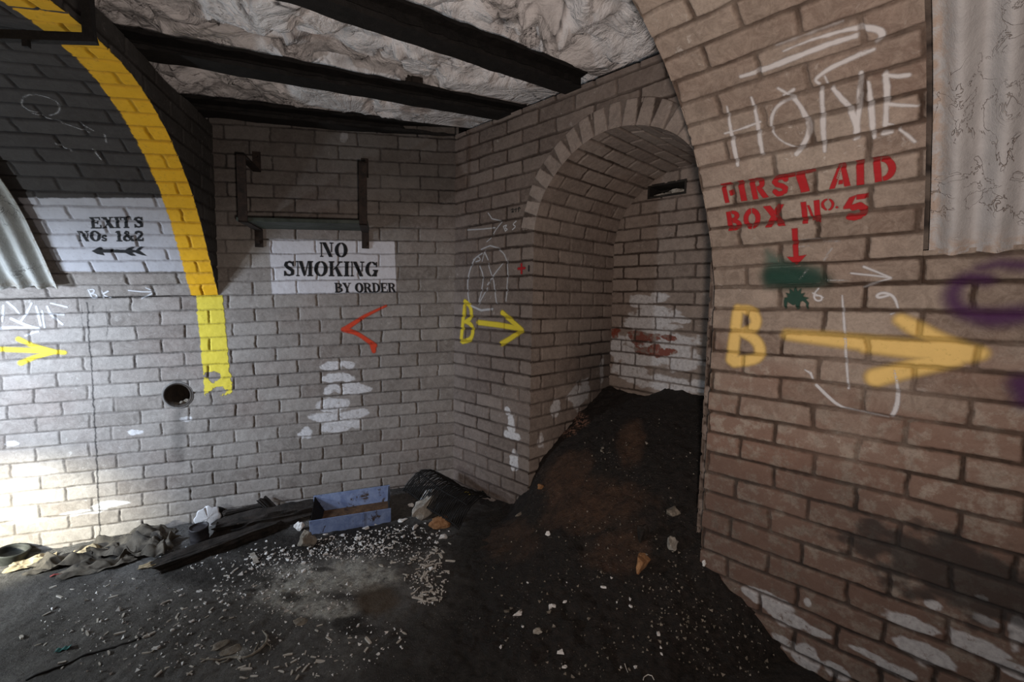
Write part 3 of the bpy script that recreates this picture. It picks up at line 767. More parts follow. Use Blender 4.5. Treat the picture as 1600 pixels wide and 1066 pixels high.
# ---- stencil letters, each a list of shapes in a cell one unit high
def b(x0, y0, x1, y1): return ('b', x0, y0, x1, y1)
def p(*pts): return ('p', pts)
def r(cx, cy, rx, ry, ix, iy): return ('r', cx, cy, rx, ry, ix, iy)
def st(hw, *pts): return ('s', hw, pts)
def no(q): return ('-',)+q
SERIF = {
 'N': (.98, [b(.07, 0, .13, 1), b(0, 0, .22, .06), b(0, .94, .14, 1), p((.17, 1), (.42, 1), (.90, 0), (.66, 0)), b(.80, .34, .86, 1), b(.70, .94, .98, 1)]),
 'O': (.92, [r(.46, .5, .46, .51, .21, .44), no(b(.43, -.2, .48, 1.2))]),
 'S': (.76, [st(.055, (.66, .72), (.60, .88), (.40, .95), (.20, .88)), st(.10, (.20, .86), (.14, .72), (.26, .60), (.48, .47), (.62, .34), (.60, .16)), st(.055, (.58, .12), (.38, .05), (.18, .10), (.10, .27)), b(.64, .66, .70, .98), b(.05, .02, .11, .34)]),
 'M': (1.15, [b(.08, 0, .13, 1), b(0, 0, .22, .06), b(0, .94, .16, 1), p((.18, 1), (.42, 1), (.66, .12), (.56, 0), (.50, .06)), p((.66, .18), (.62, .26), (.80, 1), (.86, 1)), b(.86, 0, 1.07, 1), b(.78, 0, 1.15, .06), b(.88, .94, 1.15, 1)]),
 'K': (.98, [b(.08, 0, .29, 1), b(0, 0, .37, .06), b(0, .94, .37, 1), p((.34, .42), (.34, .50), (.78, .96), (.84, .96)), b(.66, .94, .96, 1), p((.44, .52), (.58, .66), (.94, 0), (.68, 0)), b(.62, 0, .98, .05)]),
 'I': (.38, [b(.08, 0, .30, 1), b(0, 0, .38, .06), b(0, .94, .38, 1)]),
 'G': (.95, [r(.46, .5, .46, .51, .21, .44), no(b(.56, .40, 1.1, .78)), no(b(.43, -.2, .48, 1.2)), b(.64, 0, .84, .40), b(.56, .38, .93, .44), b(.78, .64, .84, .98)]),
 'B': (.84, [r(.36, .75, .38, .25, .19, .18), r(.38, .27, .44, .27, .22, .20), no(b(-.5, -.5, .32, 1.5)), b(.08, 0, .28, 1), b(0, 0, .34, .06), b(0, .94, .34, 1)]),
 'Y': (.90, [p((.04, 1), (.30, 1), (.52, .46), (.34, .44)), p((.74, 1), (.80, 1), (.56, .46), (.50, .46)), b(0, .94, .38, 1), b(.62, .94, .92, 1), b(.34, 0, .55, .42), b(.26, 0, .64, .06)]),
 'R': (.94, [r(.38, .74, .38, .26, .19, .19), no(b(-.5, -.5, .32, 1.5)), b(.08, 0, .28, 1), b(0, 0, .36, .06), b(0, .94, .34, 1), p((.38, .50), (.62, .50), (.88, 0), (.64, 0)), b(.62, 0, .94, .05)]),
 'D': (.90, [r(.38, .5, .48, .50, .26, .43), no(b(-.5, -.5, .32, 1.5)), b(.08, 0, .28, 1), b(0, 0, .34, .06), b(0, .94, .34, 1)]),
 'E': (.82, [b(.08, 0, .28, 1), b(0, 0, .32, .07), b(0, .93, .32, 1), b(.36, .92, .76, 1), b(.70, .72, .76, 1), b(.32, .47, .56, .54), b(.52, .38, .57, .63), b(.36, 0, .80, .08), b(.74, 0, .80, .30)]),
 'X': (.92, [p((.06, 1), (.34, 1), (.88, 0), (.60, 0)), p((.70, 1), (.77, 1), (.58, .60), (.54, .66)), p((.36, .40), (.40, .34), (.20, 0), (.12, 0)), b(0, .94, .40, 1), b(.60, .94, .90, 1), b(0, 0, .32, .06), b(.54, 0, .94, .06)]),
 'T': (.84, [b(.31, 0, .53, 1), b(.22, 0, .62, .06), b(0, .92, .28, 1), b(.56, .92, .84, 1), b(0, .66, .06, 1), b(.78, .66, .84, 1)]),
 '1': (.50, [b(.16, 0, .38, 1), b(.04, 0, .50, .07), p((.0, .84), (.16, .84), (.16, 1), (.12, 1))]),
 '2': (.74, [st(.085, (.10, .72), (.16, .88), (.36, .93), (.56, .86), (.60, .68), (.46, .46), (.22, .22), (.08, .07)), b(.04, 0, .70, .15), b(.64, 0, .70, .30)]),
 '&': (.98, [st(.085, (.86, .06), (.62, .30), (.34, .62), (.26, .80), (.36, .93)), st(.045, (.36, .94), (.52, .90), (.54, .76), (.40, .62)), st(.085, (.34, .54), (.14, .36), (.14, .16), (.30, .06)), st(.045, (.30, .05), (.52, .06), (.70, .26), (.78, .46)), b(.66, .44, .92, .50), b(.70, 0, .98, .07)]),
 's': (.46, [st(.05, (.40, .46), (.30, .54), (.12, .50), (.08, .38), (.22, .29), (.38, .20), (.36, .06), (.20, .03), (.04, .10))]),
}
SANS = {
 'F': (.72, [b(0, 0, .25, 1), b(.0, .84, .62, 1), b(.40, .34, .62, .58), no(b(.27, -.1, .36, .8))]),
 'I': (.32, [b(0, 0, .27, 1)]),
 'R': (.78, [r(.36, .73, .36, .27, .13, .13), no(b(-.5, -.5, .30, 1.5)), b(0, 0, .25, 1), p((.30, .46), (.56, .46), (.78, 0), (.50, 0))]),
 'S': (.74, [st(.105, (.64, .74), (.56, .88), (.38, .90)), st(.105, (.24, .86), (.13, .72), (.22, .58), (.44, .46), (.58, .32), (.54, .16)), st(.105, (.40, .10), (.22, .11), (.10, .26))]),
 'T': (.86, [b(.34, 0, .58, .84), b(.0, .86, .30, 1), b(.34, .84, .58, 1), b(.62, .86, .88, 1)]),
 'A': (.98, [p((.0, 0), (.25, 0), (.50, .70), (.40, .98)), p((.46, 1), (.66, 1), (1.0, 0), (.72, 0)), b(.44, .14, .64, .30), no(p((.30, .42), (.36, .30), (.62, 1.1), (.56, 1.1)))]),
 'D': (.82, [r(.28, .5, .52, .50, .26, .33), no(b(-.5, -.5, .31, 1.5)), b(0, 0, .25, 1)]),
 'B': (.74, [r(.30, .75, .36, .26, .15, .12), r(.32, .27, .40, .28, .17, .12), no(b(-.5, -.5, .29, 1.5)), b(0, 0, .24, 1)]),
 'O': (.84, [r(.40, .5, .40, .51, .19, .30), no(b(.36, -.2, .44, 1.2))]),
 'X': (.90, [p((.02, 1), (.30, 1), (.88, 0), (.60, 0)), p((.62, 1), (.88, 1), (.28, 0), (.02, 0)), no(p((.52, .50), (.56, .50), (.40, .14), (.34, .14))), no(p((.42, .60), (.46, .62), (.66, .30), (.60, .30)))]),
 'N': (.92, [b(0, 0, .25, 1), p((.30, .82), (.40, .82), (.62, .10), (.52, .10)), b(.64, 0, .90, 1)]),
 '5': (.80, [b(.44, .82, .80, 1), p((.20, .92), (.40, .98), (.24, .56), (.0, .56)), st(.12, (.34, .50), (.54, .56), (.68, .42), (.66, .22)), st(.11, (.54, .12), (.36, .08), (.20, .12)), b(.0, .48, .30, .58)]),
}
def shape_sd(q, x, y):
    if q[0] == 'b':
        _, x0, y0, x1, y1 = q; return np.maximum(np.maximum(x0-x, x-x1), np.maximum(y0-y, y-y1))
    if q[0] == 'p':
        d = np.full(np.shape(x), 9.0); ins = np.zeros(np.shape(x), bool); P = list(q[1])
        for (x0, y0), (x1, y1) in zip(P, P[1:]+P[:1]):
            dx, dy = x1-x0, y1-y0; k = np.clip(((x-x0)*dx+(y-y0)*dy)/(dx*dx+dy*dy+1e-12), 0, 1)
            d = np.minimum(d, np.hypot(x-x0-k*dx, y-y0-k*dy))
            c = ((y0 > y) != (y1 > y)); ins ^= c & (x < (x1-x0)*(y-y0)/(y1-y0+1e-12)+x0)
        return np.where(ins, -d, d)
    if q[0] == 'r':
        _, cx, cy, rx, ry, ix, iy = q
        o = (np.hypot((x-cx)/rx, (y-cy)/ry)-1)*min(rx, ry); i = (np.hypot((x-cx)/ix, (y-cy)/iy)-1)*min(ix, iy)
        return np.maximum(o, -i)
    if q[0] == 's':
        d = np.full(np.shape(x), 9.0); P = q[2]
        for (x0, y0), (x1, y1) in zip(P[:-1], P[1:]):
            dx, dy = x1-x0, y1-y0; k = np.clip(((x-x0)*dx+(y-y0)*dy)/(dx*dx+dy*dy+1e-12), 0, 1)
            d = np.minimum(d, np.hypot(x-x0-k*dx, y-y0-k*dy))
        return d-q[1]
def text_sd(surf, quad, txt, font, gap=.12, space=.45):
    """lettering stretched into the four pixels TL, TR, BR, BL"""
    c = np.array([surf.px(*q) for q in quad])
    adv = [space if ch == ' ' else font[ch][0] for ch in txt]
    W = sum(adv)+gap*(len(txt)-1)
    A = np.array([[0, 1, 1], [W, 1, 1], [W, 0, 1], [0, 0, 1]]); X = np.linalg.lstsq(A, c, rcond=None)[0]
    Mi = np.linalg.inv(X[:2]); hm = np.hypot(*X[1])
    def sd(S, T):
        x = (S-X[2, 0])*Mi[0, 0]+(T-X[2, 1])*Mi[1, 0]; y = (S-X[2, 0])*Mi[0, 1]+(T-X[2, 1])*Mi[1, 1]
        o = np.full(np.shape(S), 9.0); x0 = 0
        for ch, a_ in zip(txt, adv):
            if ch != ' ':
                g_ = np.full(np.shape(S), 9.0)
                for q in font[ch][1]:
                    if q[0] == '-': g_ = np.maximum(g_, -shape_sd(q[1:], x-x0, y))
                    else: g_ = np.minimum(g_, shape_sd(q, x-x0, y))
                o = np.minimum(o, g_)
            x0 += a_+gap
        return o*hm-.0008
    return sd, bbox(c, .02)
def minsd(*fs):
    def f(S, T):
        o = fs[0](S, T)
        for g_ in fs[1:]: o = np.minimum(o, g_(S, T))
        return o
    return f

WHITE = paint_mat('sign_white', (.60, .59, .62), .30, 60, .22, dirt=.35, dirtcol=(.13, .11, .10))
WHITE_OLD = paint_mat('sign_white_vault', (.40, .395, .42), .24, 30, .15, dirt=.3, dirtcol=(.16, .14, .13))
BLACK = paint_mat('stencil_black', (.004, .004, .005), .28, 60, .12, dirt=0)
RED = paint_mat('stencil_red', (.36, .010, .014), .40, 50, .45, dirt=.3, dirtcol=(.12, .02, .015))
ORANGE = paint_mat('spray_orange', (.62, .055, .018), .32, 50, .25, dirt=.1)
YELLOW = paint_mat('spray_yellow', (.72, .56, .035), .30, 50, .30, dirt=.25, dirtcol=(.25, .18, .01))
YELLOW_N = paint_mat('spray_yellow_near', (.74, .51, .17), .30, 40, .25, dirt=.30, dirtcol=(.26, .18, .015))
BAND = paint_mat('band_yellow', (.74, .40, .010), .36, 26, .12, dirt=.30, dirtcol=(.16, .10, .02))
BAND_W = paint_mat('band_yellow_wall', (.70, .58, .06), .40, 16, .30, dirt=.2, dirtcol=(.25, .2, .03))
CHALK = paint_mat('chalk', (.62, .62, .64), .44, 70, .65, dirt=0, amp=.85)
CHALK_F = paint_mat('chalk_faint', (.55, .55, .56), .55, 60, .7, dirt=0, amp=.55)
CHALK_H = paint_mat('chalk_home', (.60, .58, .58), .40, 60, .6, dirt=0, amp=.9)
GREEN = paint_mat('spray_green', (.012, .050, .035), .36, 40, .3, dirt=0, amp=.9)
GREEN_F = paint_mat('spray_green_thin', (.10, .16, .13), .42, 25, .3, dirt=0, amp=.7)
PURPLE = paint_mat('spray_purple', (.065, .012, .085), .34, 30, .25, dirt=0, amp=.75)
PENCIL = paint_mat('pencil', (.02, .02, .02), .45, 60, .3, dirt=0)

def anchor(name, surf, x, y): 
    s, t = surf.px(x, y); return empty(name, surf.base(np.array([s]), np.array([t]))[0][0])
def child_of(root, o): o.parent = root; o.location = Vector(o.location)-root.location; return o

# NO SMOKING panel
f, bx = polygon(BACK, [(420.5, 373.5), (616.5, 377), (619.5, 457), (425, 460.5)])
sg = tag(decal('painted_sign', BACK, f, bx, WHITE, .003, .003, wob=.004), 'white painted NO SMOKING BY ORDER panel on the back wall below the shelf', 'painted sign')
for nm_, quad, txt in (('lettering', [(500, 379), (542.5, 380), (543, 402), (500, 401.5)], 'NO'), ('lettering', [(443, 408), (591, 409.5), (591, 432), (443, 431.5)], 'SMOKING'), ('lettering', [(523, 442), (618, 443), (619.5, 456.5), (523.5, 457.5)], 'BY ORDER')):
    f, bx = text_sd(BACK, quad, txt, SERIF, gap=.10 if txt != 'BY ORDER' else .04, space=.38)
    o = decal(nm_, BACK, f, bx, BLACK, .0014, .002, lift=.0032, wob=.002, parent=sg); o['label'] = 'black stencil lettering reading '+txt
# EXITS panel on the vault
f, bx = polygon(LV, [(28, 309), (268, 309.5), (305, 424.5), (95, 424)])
sg = tag(decal('painted_sign', LV, f, bx, WHITE_OLD, .004, .0035, wob=.008), 'white painted EXITS panel with arrow on the left tunnel vault', 'painted sign')
for quad, txt in (([(140, 339.5), (223.5, 338.5), (224.5, 355.5), (143, 356.5)], 'EXIT S'), ([(120, 361), (166, 360.5), (167, 376.5), (124, 376.5)], 'NOs'), ([(180, 361), (223.5, 360.5), (225, 376.5), (182, 376.5)], '1&2')):
    f, bx = text_sd(LV, quad, txt, SERIF, gap=.07, space=.06)
    o = decal('lettering', LV, f, bx, BLACK, .0014, .002, lift=.0032, wob=.002, parent=sg); o['label'] = 'black stencil lettering reading '+txt
f1, b1 = polygon(LV, [(143.5, 392), (157, 385.5), (160, 389.5), (196, 390.5), (205, 385.5), (211, 385.5), (206, 390), (212, 391), (219, 385.5), (226, 385.5), (218, 391.5), (230, 400), (222, 398.5), (211, 394.5), (206, 394.5), (213, 399.5), (206, 399.5), (196, 395), (161, 394.5), (164, 399), (152, 396.5)])
o = decal('arrow', LV, f1, b1, BLACK, .0014, .002, lift=.0032, wob=.002, parent=sg); o['label'] = 'black arrow pointing left'
# yellow band round the tunnel mouth
hw_ = .128
f = lambda S, T: np.maximum(np.abs(S-(S0-hw_/2))-hw_/2+(fbm(S*25, T*60, 2)-.5)*.012, T-.02)
a_ = decal('yellow_band', LV, f, (S0-.16, S0, -1.95, 0), BAND, .002, .004, lift=.003)
wl = [BACK.px(*q) for q in ((306, 466), (347.5, 466), (357, 565), (362, 610), (320, 610))]
def fband(S, T):
    k = np.clip(T/.55, 0, 1)
    l = wl[0][0]+(wl[4][0]-wl[0][0])*k; rr = wl[1][0]+(wl[3][0]-wl[1][0])*k
    d = np.maximum(np.maximum(l-S, S-rr)+(fbm(S*25, T*60, 2)-.5)*.012, np.maximum(-T-.004, T-.545))
    n_ = (fbm(S*34, T*34, 5)-.5)*.07
    h1 = .034-np.hypot((S-(l+rr)/2+.012)*1.0, (T-.445)*1.3)+n_
    h2 = .040-np.hypot((S-(l+rr)/2+.005)*.8, (T-.53)*1.2)+n_
    return np.maximum(np.maximum(d+(fbm(S*45, T*45, 3)-.5)*.03*sm(.28, .55, T), h1), h2)
f2 = decal('yellow_band', BACK, fband, (wl[0][0]-.03, wl[3][0]+.04, -.002, .56), BAND_W, .002, .0035)
a_.data.materials.append(BAND_W)
tag(a_, 'yellow painted band round the mouth of the left tunnel', 'painted band')
f2.name = 'wall_stripe'; f2.parent = a_; f2['label'] = 'bright yellow vertical stripe below the springing, flaking at its foot'
# chevron and arrows
f, bx = strokes(BACK, [[(603, 478, 1.5), (570, 494, 2.5), (538, 515, 4)], [(537, 515, 4), (556, 520, 3), (570, 529, 3), (585, 540, 4)], [(583, 541, 4.5), (584, 549, 3)]])
tag(decal('graffiti_arrow', BACK, f, bx, ORANGE, .005, .003), 'orange-red sprayed arrowhead pointing left below the NO SMOKING panel', 'graffiti')
f, bx = strokes(BACK, [[(-30, 545, 3.5), (40, 547, 3.5), (86, 550, 3.5), (101, 551, 3)], [(29, 530, 3.5), (50, 540, 3), (84, 549, 3)], [(33, 567, 4), (55, 558, 3), (86, 550, 3)]])
tag(decal('graffiti_arrow', BACK, f, bx, YELLOW, .006, .003), 'yellow sprayed arrow pointing right at the left edge of the back wall', 'graffiti')
rt = anchor('graffiti_marker', RIGHT, 740, 505); tag(rt, 'smaller yellow sprayed letter B and arrow on the right wall beside the niche', 'graffiti')
f, bx = strokes(RIGHT, [[(727, 472, 3.8), (724, 500, 3.8), (721, 532, 3.8)], [(727, 471, 3.5), (735, 478, 3.8), (737, 490, 3.8), (735, 499, 3.6), (727, 503, 3)], [(729, 503, 3), (737, 507, 3.8), (740, 518, 3.8), (736, 531, 3.8), (723, 534, 3.8)]])
child_of(rt, decal('letter', RIGHT, f, bx, YELLOW, .006, .003))
f, bx = strokes(RIGHT, [[(747, 504, 4), (780, 508, 4.2), (810, 513, 4)], [(785, 489, 4.2), (798, 500, 4), (815, 515, 4)], [(816, 516, 4), (798, 529, 4), (784, 537, 4)]])
child_of(rt, decal('arrow', RIGHT, f, bx, YELLOW, .006, .003))
rt = anchor('graffiti_marker', NEAR, 1320, 530); tag(rt, 'large yellow sprayed letter B and arrow across the near wall', 'graffiti')
f, bx = strokes(NEAR, [[(1153, 484, 8), (1149, 520, 8.5), (1144, 562, 9)], [(1155, 483, 6), (1174, 485, 8), (1183, 500, 8), (1178, 514, 8), (1158, 519, 6)], [(1160, 521, 6), (1179, 528, 8), (1190, 546, 8), (1183, 562, 8), (1148, 565, 9)]])
child_of(rt, decal('letter', NEAR, f, bx, YELLOW_N, .008, .0035))
f, bx = strokes(NEAR, [[(1230, 523, 8), (1300, 530, 11), (1360, 537, 12), (1430, 545, 15), (1480, 550, 17), (1510, 552, 16), (1530, 552, 11)], [(1408, 500, 9), (1432, 514, 12), (1470, 534, 12), (1510, 548, 12)], [(1369, 590, 14), (1400, 582, 13), (1440, 571, 14), (1490, 560, 14)], [(1352, 541, 10), (1440, 548, 14)]])
child_of(rt, decal('arrow', NEAR, f, bx, YELLOW_N, .012, .0035))
# FIRST AID
rt = anchor('painted_notice', NEAR, 1260, 310); tag(rt, 'red stencilled FIRST AID BOX notice with arrow on the near wall', 'painted sign')
for quad, txt in (([(1127, 287), (1145, 284.5), (1152, 314), (1133, 317.5)], 'F'), ([(1153, 283), (1163, 281.5), (1169, 312), (1159, 314)], 'I'), ([(1171, 280), (1194, 276.5), (1202, 307), (1177, 311.5)], 'R'), ([(1205, 276), (1231, 271), (1234, 302), (1209, 308)], 'S'), ([(1225, 274), (1272, 264), (1279, 295.5), (1236, 303)], 'T'),
                  ([(1302, 258), (1326, 253), (1333, 289), (1292, 295.5)], 'A'), ([(1338, 251.5), (1352, 249), (1352, 288), (1340, 289)], 'I'), ([(1364, 246), (1399, 242), (1402, 279), (1368, 285)], 'D'),
                  ([(1135, 331.5), (1156, 328), (1160, 358), (1139, 360.5)], 'B'), ([(1162, 328), (1188, 324), (1190, 355), (1163, 358.5)], 'O'), ([(1192, 323), (1226, 319), (1228, 352), (1196, 355)], 'X'), ([(1251.5, 316), (1281, 312.5), (1283, 346), (1255, 349.5)], 'N'), ([(1319, 307), (1356, 302), (1356, 341), (1318, 343.5)], '5')):
    f, bx = text_sd(NEAR, quad, txt, SANS)
    o = child_of(rt, decal('letter' if txt != '5' else 'numeral', NEAR, f, bx, RED, .0012, .0018, lift=.002, wob=.0016)); o['label'] = 'red stencilled character '+txt
f1, b1 = strokes(NEAR, [[(1286, 323, 1.9), (1285, 317, 1.9), (1289, 312.5, 1.6), (1292, 311.5, 1.2)], [(1297, 311.5, 1.2), (1301, 315, 1.9), (1302, 320, 1.9), (1299, 326, 1.6), (1296, 327.5, 1.3)], [(1286, 321, 1.9), (1288, 325, 1.6), (1291, 327.5, 1.2)], [(1308, 323.5, 1.8)]])
child_of(rt, decal('letter', NEAR, f1, b1, RED, .0012, .0018, lift=.002))['label'] = 'small raised red letter o with a dot'
f1, b1 = polygon(NEAR, [(1237, 357), (1246.5, 356), (1248, 400), (1260.5, 398), (1246, 413.5), (1243.5, 415), (1229.5, 401), (1240, 401)])
child_of(rt, decal('arrow', NEAR, f1, b1, RED, .0014, .002, lift=.002, wob=.002))['label'] = 'red arrow pointing down'
# HOME
rt = anchor('chalk_scrawl', NEAR, 1280, 150); tag(rt, 'white chalk word HOME high on the near wall under a chalk arrow', 'graffiti')
f, bx = strokes(NEAR, [[(1136, 166, 1), (1139, 180, 1.8), (1143, 205, 2.4), (1148, 230, 3), (1153, 258, 2.6)], [(1174, 152, 1.6), (1181, 172, 2.2), (1186, 205, 3), (1192, 240, 3)], [(1133, 208, 1), (1155, 202, 1.6), (1188, 190, 1.6)],
    [(1216, 138, 2), (1234, 148, 2.5), (1248, 160, 3), (1261, 185, 3.6), (1266, 200, 3.6), (1262, 215, 4), (1252, 232, 4), (1245, 240, 4)], [(1236, 154, 1.4), (1216, 163, 2), (1206, 180, 2.6), (1205, 198, 2), (1212, 212, 1.6), (1228, 224, 1.4), (1246, 230, 1.3)], [(1240, 140, 2), (1225, 148, 2)],
    [(1284, 138, 2.5), (1286, 180, 3.2), (1287, 205, 4), (1289, 236, 2.2)], [(1302, 138, 2.5), (1318, 156, 3.5), (1332, 172, 4), (1340, 205, 4.2)], [(1346, 112, 2.4), (1344, 140, 3.2), (1342, 175, 3.5), (1338, 206, 4)], [(1357, 128, 2), (1361, 158, 3.4), (1364, 198, 3.6), (1366, 214, 3)],
    [(1384, 116, 4), (1386, 140, 4), (1385, 170, 3.5), (1384, 194, 3.5)], [(1382, 117, 3), (1402, 119, 3), (1420, 117, 3)], [(1386, 162, 2), (1410, 164, 2.2), (1436, 165, 1.4)], [(1384, 193, 2), (1396, 194, 1.4)], [(1406, 202, 2), (1420, 212, 2.4), (1430, 221, 2)], [(1380, 208, 2.6), (1394, 206, 2.6)], [(1336, 217, 2.4), (1342, 215, 2)]], 2)
child_of(rt, decal('lettering', NEAR, f, bx, CHALK_H, .0025, .0025, wob=.004))
f, bx = strokes(NEAR, [[(1158, 119, 3), (1176, 114, 3.6)], [(1180, 113, 3.6), (1230, 94, 4.2), (1290, 70, 4), (1338, 55, 4)], [(1212, 72, 1.2), (1260, 55, 1.3), (1316, 35, 1.3)], [(1225, 79, 1.2), (1260, 64, 1.4), (1300, 52, 2.6), (1340, 42, 4), (1362, 44, 5), (1378, 48, 4.5), (1379, 58, 4), (1370, 66, 3)], [(1366, 76, 2.6), (1340, 86, 3.2), (1300, 104, 3.4), (1278, 119, 3.6), (1274, 126, 2.4), (1281, 130, 2)], [(1289, 118, 1.3), (1294, 131, 1.3)]], 2)
child_of(rt, decal('arrow', NEAR, f, bx, CHALK_H, .0025, .0025, wob=.004))
# other chalk and spray marks on the near wall
f, bx = strokes(NEAR, [[(1208, 432, 14), (1240, 434, 16), (1270, 438, 8)], [(1222, 420, 6), (1250, 428, 10), (1290, 438, 4)]])
rt = tag(decal('green_patch', NEAR, f, bx, GREEN, .03, .004), 'dark green sprayed smudge under the red down arrow', 'graffiti')
f, bx = polygon(NEAR, [(1198, 392), (1240, 415), (1282, 420), (1284, 444), (1196, 448)])
decal('overspray', NEAR, f, bx, GREEN_F, .02, .004, lift=.0012, parent=rt)
sp = []
for k in range(15):
    an = math.radians(180+k*14-8); rr = (19 if k % 2 else 13)+random.uniform(-2, 2)
    sp.append([(1243, 468, 7), (1243+math.cos(an)*rr, 468+math.sin(an)*rr, .6)])
sp += [[(1228, 470, 3), (1227, 481, 1.6)], [(1247, 470, 4), (1246, 481, 2.6)], [(1258, 470, 2), (1262, 474, 1.8), (1261, 482, 1.4)], [(1254, 468, 2), (1258, 470, 2)], [(1234, 469, 4), (1240, 474, 3)]]
f, bx = strokes(NEAR, sp)
tag(decal('green_splat', NEAR, f, bx, GREEN, .0016, .0025, lift=.002), 'small dark green spiky stencil mark above the large yellow arrow', 'graffiti')
f, bx = strokes(NEAR, [[(1330, 427, 1.3), (1360, 430, 1.4), (1392, 434, 1.4)], [(1350, 417, 1.8), (1370, 425, 1.5), (1392, 434, 1.3)], [(1392, 435, 1.3), (1362, 444, 1.4), (1350, 448, 1.2)]])
tag(decal('chalk_arrow', NEAR, f, bx, CHALK, .002, .0025), 'thin chalk arrow pointing right on the near wall, right of the green smudge', 'graffiti')
f, bx = strokes(NEAR, [[(1316, 462, 1), (1318, 490, 1.6), (1321, 530, 1.8), (1323, 570, 1.8), (1326, 607, 1.2)], [(1258, 578, 1), (1267, 583, 1.8), (1270, 591, 1.6)], [(1276, 602, 2.2), (1296, 622, 2.4), (1312, 635, 2), (1330, 640, 1.6), (1360, 646, 1.5), (1388, 652, 1.3)], [(1394, 650, 3), (1400, 640, 3), (1404, 620, 2.6), (1402, 600, 2), (1398, 580, 1)]])
tag(decal('chalk_outline', NEAR, f, bx, CHALK, .002, .0025, wob=.002), 'chalk upright line and curved outline crossing the large yellow arrow', 'graffiti')
f, bx = strokes(NEAR, [[(1279, 451, 1.2), (1271, 460, 1.3), (1274, 470, 1.3), (1284, 470, 1.3), (1284, 462, 1.3), (1274, 462, 1.2)], [(1270, 458, 1), (1286, 465, 1)]])
tag(decal('chalk_numeral', NEAR, f, bx, CHALK, .002, .002), 'small chalk numeral like a six right of the green spiky mark', 'graffiti')
f, bx = strokes(NEAR, [[(1388, 462, 1.6), (1372, 466, 2), (1370, 461, 2), (1380, 457, 2), (1394, 461, 2), (1400, 470, 1.8), (1403, 481, 1.3)], [(1392, 491, 1), (1397, 489, 1)]])
tag(decal('chalk_numeral', NEAR, f, bx, CHALK, .002, .002), 'chalk hook like a nine above the head of the large yellow arrow', 'graffiti')
rt = anchor('chalk_strokes', NEAR, 1280, 395); tag(rt, 'loose chalk strokes beside the red down arrow', 'graffiti')
for q in ([(1288, 406, 1.6), (1300, 388, 1.2)], [(1244, 375, .8), (1290, 373, .8)], [(1243, 386, .8), (1265, 384, .8)], [(1286, 377, .8), (1312, 377, .8)], [(1290, 438, .9), (1330, 438, .9)], [(1250, 436, .8), (1262, 421, .8)]):
    f, bx = strokes(NEAR, [q]); child_of(rt, decal('stroke', NEAR, f, bx, CHALK_F, .002, .0025))
f, bx = strokes(NEAR, [[(1540, 436, 9), (1512, 432, 8), (1494, 446, 9), (1486, 464, 10), (1496, 482, 10), (1520, 492, 12), (1552, 498, 14), (1590, 492, 14)], [(1530, 420, 4), (1560, 412, 6), (1600, 415, 7)], [(1596, 600, 14), (1606, 625, 14)]])
tag(decal('purple_ring', NEAR, f, bx, PURPLE, .022, .005), 'hazy purple sprayed ring below the white corrugated sheet', 'graffiti')
# chalk on the back wall and the left vault
rt = anchor('chalk_mark', BACK, 155, 460); tag(rt, 'chalk letters BK with a small arrow on the course below the EXITS panel', 'graffiti')
q = [[(138, 453, 1.1), (144, 466, 1.1)], [(138, 453, 1.1), (147, 452, 1.1), (147, 457, 1.1), (141, 459, 1.1)], [(142, 459, 1.1), (151, 460, 1.1), (151, 466, 1.1), (144, 466.5, 1.1)], [(158, 455, 1.2), (161, 466, 1.2)], [(169, 455, 1.2), (160, 460, 1.2), (172, 466, 1.2)]]
for g_ in (q[:3], q[3:]):
    f, bx = strokes(LV, g_); child_of(rt, decal('letter', LV, f, bx, CHALK, .0022, .0025))
f, bx = strokes(LV, [[(201, 454, 1.1), (222, 456, 1.2), (241, 456, 1.1)], [(228, 450, 1), (236, 453, 1.2), (240, 456, 1.1)], [(240, 457, 1.2), (230, 463, 1.2), (222, 466, 1)]])
child_of(rt, decal('arrow', LV, f, bx, CHALK, .0022, .0025))
f, bx = strokes(BACK, [[(6, 477, 1.4), (4, 502, 1.4)], [(12, 472, 1.5), (24, 482, 1.6), (30, 490, 1.4)], [(50, 474, 1.4), (42, 490, 1.6), (34, 501, 1.6)], [(57, 479, 1.6), (64, 508, 1.8)], [(66, 486, 1.2), (70, 512, 1.2)], [(74, 479, 1.4), (80, 492, 1.6), (98, 507, 1.6)], [(80, 474, 1.3), (105, 480, 1.3)], [(76, 490, 1.2), (100, 492, 1.2)], [(-20, 514, 2.2), (20, 512, 2.4), (60, 513, 2)], [(18, 498, 2), (40, 508, 2.4), (58, 513, 2)], [(40, 525, 1.4), (52, 520, 1.8), (60, 518, 1.6)]])
tag(decal('chalk_scrawl', BACK, f, bx, CHALK, .0025, .003, wob=.002), 'chalk letters over a chalk arrow at the left edge of the back wall', 'graffiti')
f, bx = strokes(LV, [[(33, 163, .8), (38, 148, .8), (60, 147, .8), (85, 155, .9), (94, 165, .8), (92, 176, .8), (78, 180, .7)], [(34, 164, .7), (45, 172, .7), (60, 176, .7)], [(125, 192, .8), (146, 203, 1)], [(88, 224, 1.2), (112, 236, 1.2)], [(145, 233, 1), (158, 249, 1)], [(164, 210, .9), (166, 222, .8)], [(50, 176, .7), (140, 206, .7)]])
tag(decal('chalk_ring', LV, f, bx, CHALK_F, .0022, .003), 'faint chalk ring and scratches high on the dark left vault', 'graffiti')
